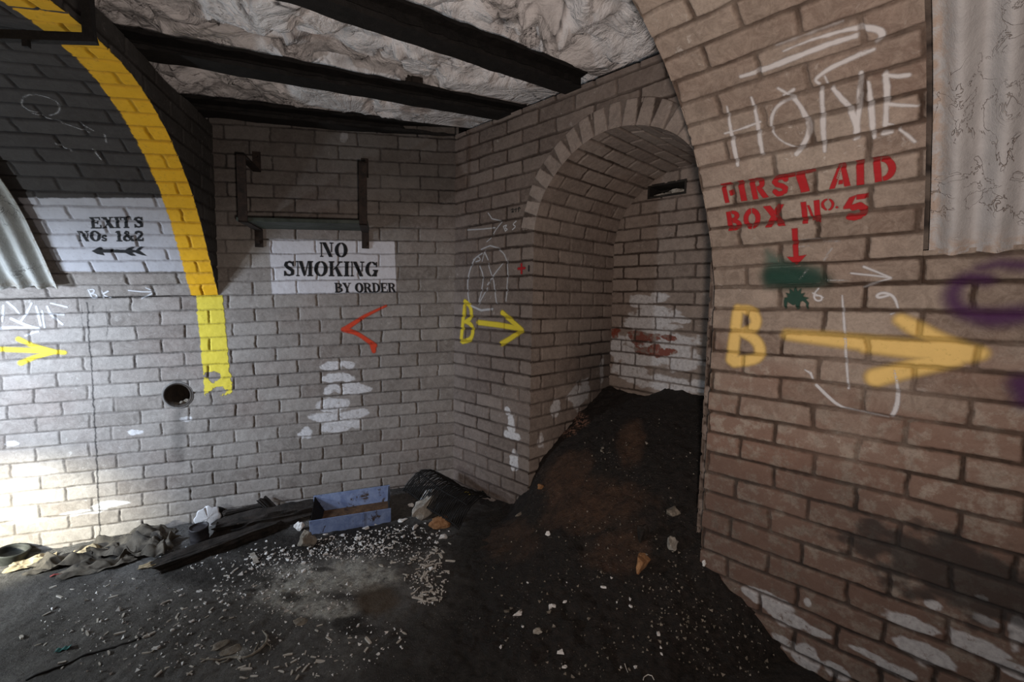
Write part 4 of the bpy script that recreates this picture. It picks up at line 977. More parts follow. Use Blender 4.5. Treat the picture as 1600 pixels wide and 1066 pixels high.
# right wall chalk
rt = anchor('chalk_mark', RIGHT, 765, 430); tag(rt, 'chalk circled letter A scrawl above the smaller yellow letter B', 'graffiti')
f, bx = strokes(RIGHT, [[(752, 390, 1), (766, 384, 1.2), (780, 388, 1)], [(754, 396, 1), (744, 402, 1.2), (736, 416, 1.4), (731, 435, 1.4), (731, 455, 1.2), (734, 475, 1)], [(740, 406, 1), (748, 400, 1), (752, 407, 1), (744, 409, .9)], [(757, 392, 1.2), (763, 406, 1.2)], [(758, 392, 1.2), (754, 408, 1)], [(780, 390, 1.1), (788, 396, 1.2), (793, 410, 1.2), (794, 435, 1.2), (791, 470, 1.1)], [(750, 416, 1.2), (756, 430, 1.2), (753, 455, 1.2), (748, 474, 1.1)], [(763, 412, 1.1), (772, 440, 1.2), (776, 474, 1.2)], [(786, 412, 1.1), (772, 430, 1.2), (762, 445, 1.3)], [(748, 476, 1), (762, 450, 1)], [(736, 478, 1.6), (752, 485, 1.8), (770, 483, 1.6)]])
child_of(rt, decal('ring', RIGHT, f, bx, CHALK, .0025, .003, wob=.002, alpha=.8))
rt = anchor('chalk_arrow', RIGHT, 760, 355); tag(rt, 'chalk arrow with letters BS high on the right wall left of the arch', 'graffiti')
f, bx = strokes(RIGHT, [[(731, 359.5, 1), (755, 358, 1), (774, 356, 1.1)], [(763, 333, 1), (769, 342, 1.1), (782, 345, 1)], [(785, 347, 1), (776, 358, 1.1), (770, 368, 1)], [(768, 372, .8), (761, 378, .9)]])
child_of(rt, decal('arrow', RIGHT, f, bx, CHALK, .0022, .0025, alpha=.8))
q = [[(787, 354, .9), (790, 361, .9)], [(787, 354, .9), (793, 351, .9), (789, 357, .9), (794, 358, .9), (790, 361.5, .9)], [(807, 346, .9), (801, 351, .9), (807, 354, .9), (801, 359, .9)]]
for g_ in (q[:2], q[2:]):
    f, bx = strokes(RIGHT, g_); child_of(rt, decal('letter', RIGHT, f, bx, CHALK, .002, .002))
f, bx = strokes(RIGHT, [[(799, 328, .7), (802, 326, .7), (802, 329, .7), (799, 332, .7), (803, 331, .7)], [(804, 328, .7), (807, 326, .7), (806, 331, .7)], [(810, 331, .7), (811, 324, .7), (809, 327, .7)], [(811, 324, .7), (813, 326, .7)]])
tag(decal('pencil_mark', RIGHT, f, bx, PENCIL, .002, .002), 'tiny dark pencilled figures on the brick beside the arch springing', 'graffiti')
rt = anchor('cross_mark', RIGHT, 818, 420); tag(rt, 'small red cross beside a black dash left of the niche corner', 'graffiti')
f, bx = strokes(RIGHT, [[(815, 413, 1.9), (815, 427, 1.9)], [(810, 420, 1.9), (820, 419, 1.9)]])
child_of(rt, decal('cross', RIGHT, f, bx, RED, .004, .002))
f, bx = strokes(RIGHT, [[(826.5, 416, 1.6), (826.5, 423, 1.6)]])
child_of(rt, decal('dash', RIGHT, f, bx, PENCIL, .0025, .002))

# ------------------------------------------------------------------ small builders
def simple(name, c0, c1, scale=20, rough=.8, metal=0.0, bump=.003, spots=None, spec=.3, strength=.7):
    t = NT(name)
    n = t.noise(scale, 5, .7, .5); c = t.ramp(n, (.32, c0), (.68, c1))
    if spots:
        col, sc, lo, hi = spots
        c = t.mix(t.mr(t.noise(sc, 5, .75, .6), lo, hi), c, col)
    return t.done(c, rough, t.noise(scale*3, 5, .75), bump, strength, metal=metal, spec=spec)
STEEL = simple('rusted_black_steel', (.004, .0036, .0033), (.014, .012, .011), 25, .75, .0, .006)
RUST = simple('rusty_strap', (.012, .009, .008), (.040, .026, .020), 30, .85, .0, .004)
WOOD = simple('charred_timber', (.008, .007, .006), (.040, .031, .026), 18, .85, 0, .008, ((.10, .075, .06), 30, .66, .74))
SHELFM = simple('green_grey_board', (.020, .026, .021), (.055, .066, .055), 14, .6, 0, .002)
BLUE = simple('chipped_blue_paint', (.120, .165, .310), (.230, .290, .450), 22, .55, 0, .002, ((.055, .038, .030), 16, .56, .63))
RUSTIN = simple('rust_inside', (.05, .028, .018), (.18, .10, .05), 30, .9, 0, .006)
TIN = simple('dull_dark_tin', (.020, .019, .022), (.055, .050, .055), 18, .5, .2, .002)
DISH = simple('black_rubber', (.012, .013, .012), (.035, .038, .034), 18, .6, 0, .002)
STONE = simple('grey_stone', (.12, .105, .085), (.33, .29, .24), 18, .9, 0, .008)
PALE = simple('pale_rubble', (.22, .20, .17), (.55, .52, .47), 16, .9, 0, .008, ((.16, .085, .04), 14, .60, .70))
BRICKBIT = simple('orange_brick', (.20, .085, .035), (.45, .26, .13), 16, .9, 0, .008)
FLAKE = simple('white_flake', (.62, .61, .60), (.84, .83, .82), 40, .85, 0, .001)
STICK = simple('pale_stick', (.42, .39, .35), (.70, .67, .62), 40, .85, 0, .001)
PLASTIC = simple('cracked_white_enamel', (.58, .58, .60), (.78, .78, .80), 20, .5, 0, .002, ((.08, .07, .07), 26, .70, .74))
CARD = simple('tan_sheet', (.26, .20, .12), (.48, .40, .27), 18, .9, 0, .002)
CLOTH = simple('grey_brown_sheet', (.040, .035, .029), (.145, .124, .098), 14, .85, 0, .003, ((.015, .013, .012), 12, .56, .66))
CORD = simple('dark_cord', (.010, .009, .009), (.030, .027, .025), 60, .8)
ROOT = simple('bleached_twig', (.16, .145, .12), (.36, .33, .28), 60, .9, 0, .002)
TEAL = simple('teal_strip', (.015, .12, .12), (.03, .22, .21), 40, .5)
REDS = simple('red_strip', (.25, .03, .03), (.42, .09, .08), 40, .5)
OCHRE = simple('yellow_scrap', (.22, .14, .015), (.42, .28, .04), 40, .7)

def bar_bm(bm, P0, P1, w, h, upv=UP, off=(0, 0)):
    """box bar from P0 to P1, w across, h along upv, start corner offsets"""
    P0, P1 = np.array(P0, float), np.array(P1, float); d = P1-P0; d /= np.linalg.norm(d)
    u = np.array(upv, float)-d*(np.array(upv, float) @ d); u /= np.linalg.norm(u); sd = np.cross(d, u)
    vs = []
    for Pp in (P0, P1):
        for a, c in ((-.5, -.5), (.5, -.5), (.5, .5), (-.5, .5)):
            vs.append(bm.verts.new(Vector(Pp+sd*(a+off[0])*w+u*(c+off[1])*h)))
    for f in ((0, 1, 2, 3), (7, 6, 5, 4), (0, 4, 5, 1), (1, 5, 6, 2), (2, 6, 7, 3), (3, 7, 4, 0)): bm.faces.new([vs[i] for i in f])
    return bm
def sweep(path, rad, n=8, squash=1.0):
    """tube along points with a radius for each"""
    path = np.array(path, float); rad = np.broadcast_to(rad, len(path)); V, Fq = [], []
    prev = None
    for i, Pp in enumerate(path):
        d = path[min(i+1, len(path)-1)]-path[max(i-1, 0)]; d /= np.linalg.norm(d)+1e-9
        a = np.cross(d, UP if abs(d[2]) < .9 else np.array([1., 0, 0])) if prev is None else prev-d*(prev @ d)
        a /= np.linalg.norm(a); prev = a; bb = np.cross(d, a)
        for k in range(n):
            t = 2*math.pi*k/n; V.append(Pp+(a*math.cos(t)+bb*math.sin(t)*squash)*rad[i])
    for i in range(len(path)-1):
        for k in range(n):
            k2 = (k+1) % n; Fq.append((i*n+k, i*n+k2, (i+1)*n+k2, (i+1)*n+k))
    V += [path[0], path[-1]]; a, c = len(V)-2, len(V)-1
    for k in range(n): Fq += [(a, (k+1) % n, k, k)]; Fq += [(c, (len(path)-1)*n+k, (len(path)-1)*n+(k+1) % n, (len(path)-1)*n+(k+1) % n)]
    return np.array(V), Fq
def poly_obj(name, V, Fs, mat, parent=None, smooth=True):
    me = bpy.data.meshes.new(name)
    me.from_pydata([tuple(v) for v in V], [], [tuple(dict.fromkeys(f)) for f in Fs]); me.validate(); me.update()
    if smooth: me.polygons.foreach_set('use_smooth', np.ones(len(me.polygons), bool))
    for m in (mat if isinstance(mat, (list, tuple)) else [mat]): me.materials.append(m)
    o = bpy.data.objects.new(name, me); COL.objects.link(o)
    if parent is not None: o.parent = parent
    return o
def rough_box(name, P0, P1, w, h, mat, amp=.006, seed=0, upv=UP, parent=None, n=40, ends=.02, m=6):
    """weathered timber: subdivided bar with grain ridges and broken ends"""
    P0, P1 = np.array(P0, float), np.array(P1, float); d = P1-P0; Ln = np.linalg.norm(d); d /= Ln
    u = np.array(upv, float)-d*(np.array(upv, float) @ d); u /= np.linalg.norm(u); sd = np.cross(d, u)
    ring = []
    for a, c, e, f in ((-1, -1, 1, -1), (1, -1, 1, 1), (1, 1, -1, 1), (-1, 1, -1, -1)):
        for k in range(m): t = k/m; ring.append((a+(e-a)*t, c+(f-c)*t))
    ring = np.array(ring); R_ = len(ring)
    V, Fq = [], []
    for i in range(n+1):
        t = i/n
        for k, (a, c) in enumerate(ring):
            ds = amp*(2*vnoise(np.array(t*6*Ln/.5), np.array(k*1.7+seed*5.3), seed)-1)+amp*.6*(2*vnoise(np.array(k*2.9), np.array(seed+.5), seed+1)-1)
            tt = t+(ends*(vnoise(np.array(k*1.3), np.array(seed*3.), 2)-.5)/Ln*2 if i in (0, n) else 0)
            V.append(P0+d*tt*Ln+sd*(a*.5*w+np.sign(a)*ds)+u*(c*.5*h+np.sign(c)*ds))
    for i in range(n):
        for k in range(R_):
            k2 = (k+1) % R_; Fq.append((i*R_+k, i*R_+k2, (i+1)*R_+k2, (i+1)*R_+k))
    Fq.append(tuple(range(R_))[::-1]); Fq.append(tuple(n*R_+k for k in range(R_)))
    return poly_obj(name, V, Fq, mat, parent, smooth=False)
def rock_mesh(name, c, size, mat, seed, parent=None, sub=3, rough=.75, rot=0.0, embed=.25):
    """broken stone: icosphere pushed by noise and flattened facets, sitting on the ground"""
    bm = bmesh.new(); bmesh.ops.create_icosphere(bm, subdivisions=sub, radius=1)
    r_ = np.random.default_rng(seed); pl = r_.normal(size=(14, 3)); pl /= np.linalg.norm(pl, axis=1)[:, None]; pd = r_.uniform(.42, .85, 14)
    for v in bm.verts:
        q = np.array(v.co)
        for nrm_, dd in zip(pl, pd):
            k = q @ nrm_
            if k > dd: q = q-nrm_*(k-dd)*.9
        k = 1+rough*(float(fbm(np.array(q[0]*2.1+seed), np.array(q[1]*2.1+q[2]*1.7), seed, 3))-.5)
        v.co = Vector(q*k)
    ca, sa = math.cos(rot), math.sin(rot)
    zmin = min(v.co.z for v in bm.verts)
    for v in bm.verts:
        x, y, z = v.co; x, y = x*size[0], y*size[1]
        v.co = Vector((x*ca-y*sa, x*sa+y*ca, (z-zmin)*size[2]-embed*size[2]))
    o = bm_obj(name, bm, mat, parent)
    o.location = Vector(c); return o

# ------------------------------------------------------------------ steel beams under the rock
def flp(x, y, z):
    r_ = ray(x, y); return CAM+r_*(z/r_[2])
def beam(name, l, zl, r_, zr, w, h, ext, label):
    A, B = flp(*l, zl), flp(*r_, zr); d = B-A; dh = d*[1, 1, 0]; dh /= np.linalg.norm(dh); nn = np.array([dh[1], -dh[0], 0])
    if nn @ (CAM-A) < 0: nn = -nn
    A = A-d/np.linalg.norm(d)*.35; B = B+d/np.linalg.norm(d)*ext
    up = np.cross(d, nn); up /= np.linalg.norm(up); up = up if up[2] > 0 else -up
    root = empty(name, (A+B)/2); tag(root, label, 'steel beam', 'steel beams under the rock ceiling')
    bm = bmesh.new()
    n = 60
    prof = [(0, 0), (w, 0), (w, .014), (w*.5+.005, .020), (w*.5+.005, h-.020), (w, h-.014), (w, h), (0, h), (0, h-.014), (w*.5-.005, h-.020), (w*.5-.005, .020), (0, .014)]
    rings = []
    for i in range(n+1):
        t = i/n; row = []
        for k, (a, c) in enumerate(prof):
            jt = (vnoise(np.array(t*40.), np.array(k*3.3), 2)-.5)*.006
            row.append(bm.verts.new(Vector(A+(B-A)*t+nn*(a+jt)+up*(c+jt)-(A+B)/2)))
        rings.append(row)
    for i in range(n):
        for k in range(len(prof)):
            k2 = (k+1) % len(prof); bm.faces.new((rings[i][k], rings[i][k2], rings[i+1][k2], rings[i+1][k]))
    bm.faces.new(rings[0][::-1]); bm.faces.new(rings[-1])
    bm_obj('beam_section', bm, STEEL, root)
    return A, B, nn, up
g1 = beam('steel_beam', (431, 0), .90, (884, 148), .970, .092, .088, .05, 'nearest and largest black steel beam crossing the rock ceiling')
g2 = beam('steel_beam', (225, 94), .888, (784, 189), .970, .100, .066, .10, 'middle black steel beam with a dark wedge standing on it')
g3 = beam('steel_beam', (316, 183), .888, (712, 222), .970, .100, .066, .10, 'farthest black steel beam close to the back wall')
A, B, nn, up = g2
q = ray(647, 128); Pw = CAM+q*(((A+nn*.05-CAM) @ np.cross(B-A, up))/(q @ np.cross(B-A, up)))
t_ = ((Pw-A) @ (B-A))/((B-A) @ (B-A)); Pw = A+(B-A)*t_+nn*.05+up*.072
o = rough_box('timber_wedge', Pw-up*.008, Pw+up*.075, .055, .075, WOOD, .008, 4, upv=(B-A), n=10)
tag(o, 'dark timber packing wedge standing on the middle beam', 'wedge')

# ------------------------------------------------------------------ bracket shelf on the back wall
root = empty('wall_shelf', w1p(-.8, .5)); tag(root, 'dark shelf of bent iron straps and a green board above the NO SMOKING panel', 'shelf')
O_ = np.array(root.location)
def strap(s, zt):
    bm = bmesh.new(); W, T_ = .040, .007
    z1, z2, z3, z4 = zt, zt-.098, zt-.410, zt-.500
    d = .30
    pts = [w1p(s, z1, .006), w1p(s, z2, .006), w1p(s, z2, d), w1p(s, z3, d), w1p(s, z3, .006), w1p(s, z4, .006)]
    for a, c in zip(pts[:-1], pts[1:]):
        v = (c-a)/np.linalg.norm(c-a)
        upv = N1 if abs(v[2]) > .5 else UP
        bar_bm(bm, a-v*T_*.5-O_, c+v*T_*.5-O_, W, T_, upv=upv)
    for zz in (z1-.02, z4+.02):                         # bolt heads on the wall plates
        m4 = Matrix.Translation(Vector(w1p(s, zz, .014)-O_)) @ Matrix.Rotation(A1, 4, 'Z') @ Matrix.Rotation(math.pi/2, 4, 'X')
        bmesh.ops.create_cone(bm, cap_ends=True, segments=6, radius1=.010, radius2=.009, depth=.010, matrix=m4)
    return bm_obj('bracket', bm, RUST, root)
strap(-1.0735, .768); strap(-.5175, .786)
bm = bmesh.new()
zb = .372
for k in range(2):
    o0 = .03+k*.135
    bar_bm(bm, w1p(-1.105, zb-.003, o0+.065)-O_, w1p(-.495, zb+.018, o0+.065)-O_, .128, .020)
bmesh.ops.bevel(bm, geom=bm.edges[:], offset=.003, segments=1, affect='EDGES')
bm_obj('shelf_board', bm, SHELFM, root)

# ------------------------------------------------------------------ hanging bar frame in front of the left vault
root = empty('hanging_frame', CAM+ray(140, 62)*1.18); tag(root, 'black steel bar frame hanging in front of the yellow band, upper left corner', 'bar frame')
O_ = np.array(root.location)
c0 = CAM+ray(140, 61)*1.18
bar_d = D1*.97+N1*.24; bar_d /= np.linalg.norm(bar_d)
lft = CAM+ray(0, 56)*1.12; bd = (lft-c0); bd[2] = 0; bd = lft-c0
lft2 = c0+bd*3.4
bm = bmesh.new(); bar_bm(bm, lft2-O_, c0+(c0-lft)/np.linalg.norm(c0-lft)*.014-O_, .021, .021); bm_obj('crossbar', bm, STEEL, root)
bm = bmesh.new(); bar_bm(bm, c0-O_, c0+UP*(ZO+1.03-c0[2])-O_, .021, .021, upv=N1); bm_obj('hanger', bm, STEEL, root)
c2 = CAM+ray(41, 66)*1.135
bm = bmesh.new(); bar_bm(bm, c2+UP*.010-O_, c2-UP*.012-O_, .012, .012, upv=N1); bm_obj('stub', bm, STEEL, root)

# ------------------------------------------------------------------ pipe hole in the back wall
Ph = BACK.base(np.array([HOLE[0]]), np.array([HOLE[1]]))[0][0]
root = empty('pipe_hole', Ph); tag(root, 'round open clay drain pipe mouth set in the back wall below the yellow band', 'pipe')
def lathe(prof, n=40):
    V, Fq = [], []
    for i, (r_, dpt) in enumerate(prof):
        for k in range(n):
            a = 2*math.pi*k/n; V.append(D1*r_*math.cos(a)+UP*r_*math.sin(a)-N1*dpt)
    for i in range(len(prof)-1):
        for k in range(n):
            k2 = (k+1) % n; Fq.append((i*n+k, i*n+k2, (i+1)*n+k2, (i+1)*n+k))
    return V, Fq
CEM = simple('cement_collar', (.12, .11, .105), (.20, .19, .18), 20, .9, 0, .004)
V, Fq = lathe([(HR+.012, -.004), (HR+.009, .001), (HR+.002, .003), (HR-.003, .002)]); poly_obj('collar', V, Fq, CEM, root)
V, Fq = lathe([(HR, .005), (HR-.008, .003), (HR-.009, -.25), (.002, -.25)]); poly_obj('pipe_bore', V, Fq, simple('pipe_inside', (.02, .017, .015), (.06, .045, .035), 20), root)
for k in range(3):
    o = rock_mesh('rubble', (0, 0, 0), (.022, .018, .014), STONE, 40+k, root, 2); o.location = Vector(D1*(-.02+.022*k)-UP*(.060-.004*k)+N1*(.03+.008*k))

# rubble seen through the slot at the top of the niche
Ps = NBACK.base(np.array([(SLOT[0]+SLOT[1])/2]), np.array([(SLOT[2]+SLOT[3])/2]))[0][0]
root = empty('wall_vent', Ps); tag(root, 'narrow dark vent slot near the top of the niche back wall', 'vent')
bm = bmesh.new(); wv, hv = (SLOT[1]-SLOT[0]), (SLOT[3]-SLOT[2])
def bx(u0, u1, z0, z1, d0, d1):
    bar_bm(bm, D2*(u0+u1)/2+UP*(z0+z1)/2+N2*d0, D2*(u0+u1)/2+UP*(z0+z1)/2+N2*d1, abs(z1-z0), abs(u1-u0), upv=D2)
bx(-wv/2-.012, -wv/2, -hv/2-.012, hv/2+.012, -.001, .13); bx(wv/2, wv/2+.012, -hv/2-.012, hv/2+.012, -.001, .13)
bx(-wv/2, wv/2, hv/2, hv/2+.012, -.001, .13); bx(-wv/2, wv/2, -hv/2-.012, -hv/2, -.001, .13); bx(-wv/2-.01, wv/2+.01, -hv/2-.01, hv/2+.01, .13, .14)
bm_obj('vent_frame', bm, simple('vent_wood', (.015, .013, .012), (.04, .035, .03), 20), root)
for k in range(4):
    o = rock_mesh('rubble', (0, 0, 0), (.045, .035, .022), PALE, 60+k, root, 2); o.location = Vector(D2*(-.045+.042*k)-UP*(hv/2)+N2*(.045+.012*(k % 2)))

# ------------------------------------------------------------------ litter along the foot of the back wall
def on(x, y, lift=0.0): return gpx(x, y)+UP*lift
# blue trough
A, B = on(484, 836), on(611, 815)
dx = (B-A)*[1, 1, 0]; TL_ = np.linalg.norm(dx); dx /= TL_; dy = np.array([-dx[1], dx[0], 0]); dy = dy if dy @ N1 > 0 else -dy
zt_ = max(ground_z(*A[:2]), ground_z(*B[:2]))
root = empty('metal_trough', (A+B)/2); tag(root, 'chipped pale blue metal trough lying open on the floor under the back wall', 'trough')
A0 = np.array([A[0], A[1], A[2]-.012]); sl = (B[2]-A[2])/TL_; dxx = dx+UP*sl
Wt, hf, hb, tk = .165, .092, .145, .006
O_ = np.array(root.location)
def plate(name, pts, nrm_, th, mat):
    bm = bmesh.new(); a = [bm.verts.new(Vector(q-O_)) for q in pts]; c = [bm.verts.new(Vector(q+nrm_*th-O_)) for q in pts]
    n = len(pts); bm.faces.new(a[::-1]); bm.faces.new(c)
    for i in range(n): bm.faces.new((a[i], a[(i+1) % n], c[(i+1) % n], c[i]))
    bmesh.ops.bevel(bm, geom=bm.edges[:], offset=.0015, segments=1, affect='EDGES')
    return bm_obj(name, bm, mat, root)
F0, F1 = A0, A0+dxx*TL_
lean = dy*.012
plate('front_panel', [F0, F1, F1+UP*hf-lean, F0+UP*hf-lean], dy, tk, BLUE)
B0, B1 = F0+dy*Wt, F1+dy*Wt
plate('back_panel', [B0, B1, B1+UP*hb+lean*2, B0+UP*hb+lean*2], -dy, tk, BLUE)
plate('base_panel', [F0+dy*tk, F1+dy*tk, B1-dy*tk, B0-dy*tk], UP, .062, RUSTIN)
for sg_, e, ins in ((1, F0, .085), (-1, F1, .012)):
    q = dxx*sg_
    plate('end_panel', [e+UP*.01+q*ins+dy*tk, e+UP*.01+q*ins+dy*(Wt-tk), e+dy*(Wt-tk)+UP*(hb-.004)+lean*2+q*.004, e+dy*tk+UP*(hf-.004)-lean+q*.004], q, .004, STEEL)
mid_ = F0+dxx*TL_*.64
plate('seam', [mid_-dy*.0015, mid_+dxx*.008-dy*.0015, mid_+dxx*.008+UP*(hf-.002)-lean-dy*.0015, mid_+UP*(hf-.002)-lean-dy*.0015], -dy, .0015, BLUE)
# timbers
def timber(name, pa, pb, w, h, label, seed, lift=.0, amp=.008):
    P0, P1 = on(*pa, h*.5+lift), on(*pb, h*.5+lift)
    return tag(rough_box(name, P0, P1, w, h, WOOD, amp, seed, n=60, ends=.05), label, 'timber')
timber('timber_plank', (246, 894), (432, 826), .075, .045, 'long dark plank reaching furthest out across the floor', 1)
timber('timber_plank', (338, 838), (500, 803), .10, .055, 'thick split brown plank running behind the blue trough', 2, lift=.012, amp=.014)
timber('timber_batten', (352, 815), (410, 801), .035, .03, 'short black batten lying against the wall behind the thick split plank', 5, lift=.02)
P0 = on(427, 806, .03); P1 = P0+np.array([-.075, .02, .055])
tag(rough_box('timber_offcut', P0, P1, .05, .02, WOOD, .004, 6, n=12), 'small black offcut propped up behind the thick plank', 'timber')
# tin can
P = on(313, 856); root = empty('tin_can', P-UP*.008); tag(root, 'dented dark tin can standing between the planks and the crumpled sheets', 'can')
def turned(prof, n=36, wob=.0, seed=0, tilt=None):
    V, Fq = [], []
    for i, (r_, z) in enumerate(prof):
        for k in range(n):
            a = 2*math.pi*k/n; rr = r_*(1+wob*(2*vnoise(np.array(math.cos(a)*2+5), np.array(math.sin(a)*2+z*18+seed), seed)-1))
            V.append(np.array([rr*math.cos(a), rr*math.sin(a), z]))
    for i in range(len(prof)-1):
        for k in range(n):
            k2 = (k+1) % n; Fq.append((i*n+k, i*n+k2, (i+1)*n+k2, (i+1)*n+k))
    V = np.array(V)
    if tilt is not None:
        M3 = np.array(Matrix.Rotation(tilt[0], 3, tilt[1])); V = V @ M3.T
    return V, Fq
V, Fq = turned([(.0, -.03), (.050, -.03), (.053, .002), (.050, .008), (.049, .02), (.051, .024), (.049, .028), (.049, .044), (.051, .048), (.049, .052), (.049, .094), (.053, .098), (.053, .104), (.048, .105)], wob=.05, seed=3, tilt=(.06, 'X'))
poly_obj('can_body', V*[.84, .84, 1]+UP*.018, Fq, TIN, root)
V, Fq = turned([(.048, .105), (.046, .097), (.034, .095), (.021, .097), (.0, .096)], wob=.05, seed=3, tilt=(.06, 'X')); poly_obj('can_lid', V*[.84, .84, 1]+UP*.018, Fq, TIN, root)
# black round dish
P = on(18, 876); root = empty('round_dish', P-UP*.004); tag(root, 'black round open dish on the floor at the left edge', 'dish')
V, Fq = turned([(0, -.02), (.050, -.02), (.058, .012), (.063, .050), (.066, .056), (.064, .060), (.058, .060), (.055, .053)], wob=.02, seed=1, tilt=(.16, 'Y')); poly_obj('dish_body', V, Fq, DISH, root)
V, Fq = turned([(.055, .053), (.052, .030), (.048, .026), (.036, .031), (.033, .026), (0, .024)], wob=.02, seed=1, tilt=(.16, 'Y')); poly_obj('dish_floor', V, Fq, DISH, root)
# white cracked disc leaning on the wall
P = BACK.base(*[np.array([v]) for v in BACK.px(331, 802)])[0][0]-N1*.06
root = empty('enamel_disc', P); tag(root, 'cracked white scalloped disc leaning upright against the back wall', 'disc')
c_ = CAM-P; c_[2] *= .3; c_ /= np.linalg.norm(c_); ex_ = np.cross(UP, c_); ex_ /= np.linalg.norm(ex_); ey_ = np.cross(c_, ex_)
rings_ = [0, .35, .7, .9, 1.0]; V, Fq = [], []; n = 72
for side in (0, 1):
    for r_ in rings_:
        for k in range(n):
            a = 2*math.pi*k/n
            R0 = .064*(1+r_**3*.05*math.cos(8*a+.4)+r_**3*.12*(2*vnoise(np.array(math.cos(a)*2.2+9), np.array(math.sin(a)*2.2+4), 3)-1))
            if abs((a-4.95+math.pi) % (2*math.pi)-math.pi) < .28: R0 *= 1.22
            cr = -.012 if abs((a-1.75+math.pi) % (2*math.pi)-math.pi) < .06 and r_ > .3 else 0
            V.append(ex_*R0*r_*math.cos(a)+ey_*R0*r_*math.sin(a)+c_*(.006*(1-r_*r_)+cr-side*.005+.002*(vnoise(np.array(a*3), np.array(r_*4), 2)-.5)))
m_ = len(rings_)*n
for s_i in (0, 1):
    for i in range(len(rings_)-1):
        for k in range(n):
            k2 = (k+1) % n; f_ = (s_i*m_+i*n+k, s_i*m_+i*n+k2, s_i*m_+(i+1)*n+k2, s_i*m_+(i+1)*n+k); Fq.append(f_ if s_i == 0 else f_[::-1])
for k in range(n): k2 = (k+1) % n; Fq.append((m_-n+k, m_-n+k2, 2*m_-n+k2, 2*m_-n+k))
poly_obj('disc_face', V, Fq, PLASTIC, root)
P2 = P+N1*.026+D1*.038-UP*.006
V, Fq = sweep([P2-P, P2-P+c_*-.035], [.042, .046], 20); poly_obj('backing', V, Fq, STEEL, root)
# crumpled sheets
def crumple(name, px, py, wx_, wy_, mat, seed, label, hgt=.04, rot=0.0, sharp=1.0):
    c = on(px, py); n = 46
    u = np.linspace(-1, 1, n); U, V_ = np.meshgrid(u, u, indexing='ij')
    ca, sa = math.cos(rot), math.sin(rot)
    rr = np.maximum(abs(U), abs(V_)); ang = np.arctan2(V_, U)
    ed = 1+.35*(fbm(np.cos(ang)*1.5+seed, np.sin(ang)*1.5, seed, 3)-.5)*2
    X_, Y_ = U*ed*wx_, V_*ed*wy_
    X_ = X_+(fbm(U*2+seed, V_*2, seed+1, 3)-.5)*wx_*.4; Y_ = Y_+(fbm(U*2, V_*2+seed, seed+2, 3)-.5)*wy_*.4
    rs_ = np.random.default_rng(seed); Zc = 0*U
    for k in range(7):
        an = rs_.uniform(0, math.pi); fq = rs_.uniform(.5, 1.0)*(1+.22*k); q = (U*math.cos(an)+V_*math.sin(an)+.35*(fbm(U*1.3+k, V_*1.3, seed, 2)-.5))*fq+rs_.uniform()
        Zc = Zc+(abs((q % 1)-.5)*2)**1.3/(1+.45*k)
    Zc = (Zc-Zc.min())/(Zc.max()-Zc.min())
    Zc = hgt*(Zc**1.2*1.05-.10)*(1-.5*rr**4)
    gx_, gy_ = c[0]+X_*ca-Y_*sa, c[1]+X_*sa+Y_*ca
    Zg = ground_z(gx_, gy_)+.004+np.maximum(Zc, 0)
    return tag(new_mesh(name, np.stack([gx_, gy_, Zg], -1).reshape(-1, 3), quads(n, n), mat, smooth=True), label, 'crumpled sheet')
crumple('crumpled_sheet', 205, 856, .16, .10, CLOTH, 3, 'largest grey-brown crumpled sheet heaped at the wall foot under the bright torch spot', .12, .25, .9)
crumple('crumpled_sheet', 112, 878, .15, .07, CLOTH, 5, 'dark curled sheet with ragged folds right of the black dish', .085, .3)
crumple('crumpled_sheet', 238, 860, .10, .08, CLOTH, 7, 'pointed dark sheet standing up beside the tin can', .13, .1, .8)
crumple('crumpled_sheet', 165, 886, .15, .05, CLOTH, 9, 'low strip of torn dark sheet in front of the heaped one', .05, .45)
crumple('cardboard_scrap', 52, 882, .08, .06, CARD, 11, 'tan cardboard scrap flat on the floor beside the black dish', .03, .5)
crumple('cardboard_scrap', 146, 866, .09, .035, CARD, 13, 'tan folded scrap caught under the crumpled sheets', .05, .3)
crumple('cardboard_scrap', 238, 884, .05, .02, CARD, 15, 'small tan scrap lying at the outer end of the long plank', .02, .6)
# wire grille, rods bent over a hump
root = empty('wire_grille', on(700, 800)); tag(root, 'black bent wire grille propped in the corner between the back and right walls', 'grille')
O_ = np.array(root.location)
gA, gB, gC, gD = on(630, 783, .02), on(716, 842, .015), on(766, 792, .02), on(694, 768, .03)
def gr(u_, v_):
    """u across the rods, v along them"""
    a = gA*(1-u_)+gB*u_; c = gD*(1-u_)+gC*u_
    q_ = a*(1-v_)+c*v_
    return q_+UP*(.125*math.sin(math.pi*min(max(v_*.80+.10, 0), 1))*(.75+.35*(1-u_))+.006*math.sin(u_*9))
VV, FF = [], []
for k in range(40):
    u_ = k/39; path = [gr(u_, v_/16)-O_+UP*.004*random.uniform(-1, 1) for v_ in range(17)]
    V, Fq = sweep(path, .0034, 5); FF += [tuple(i+len(VV) for i in f_) for f_ in Fq]; VV += list(V)
poly_obj('rods', VV, FF, STEEL, root)
for v_ in (.02, .34, .66, .98):
    V, Fq = sweep([gr(u_/14, v_)-O_ for u_ in range(15)], .0045, 6); poly_obj('cross_bar', V, Fq, STEEL, root)
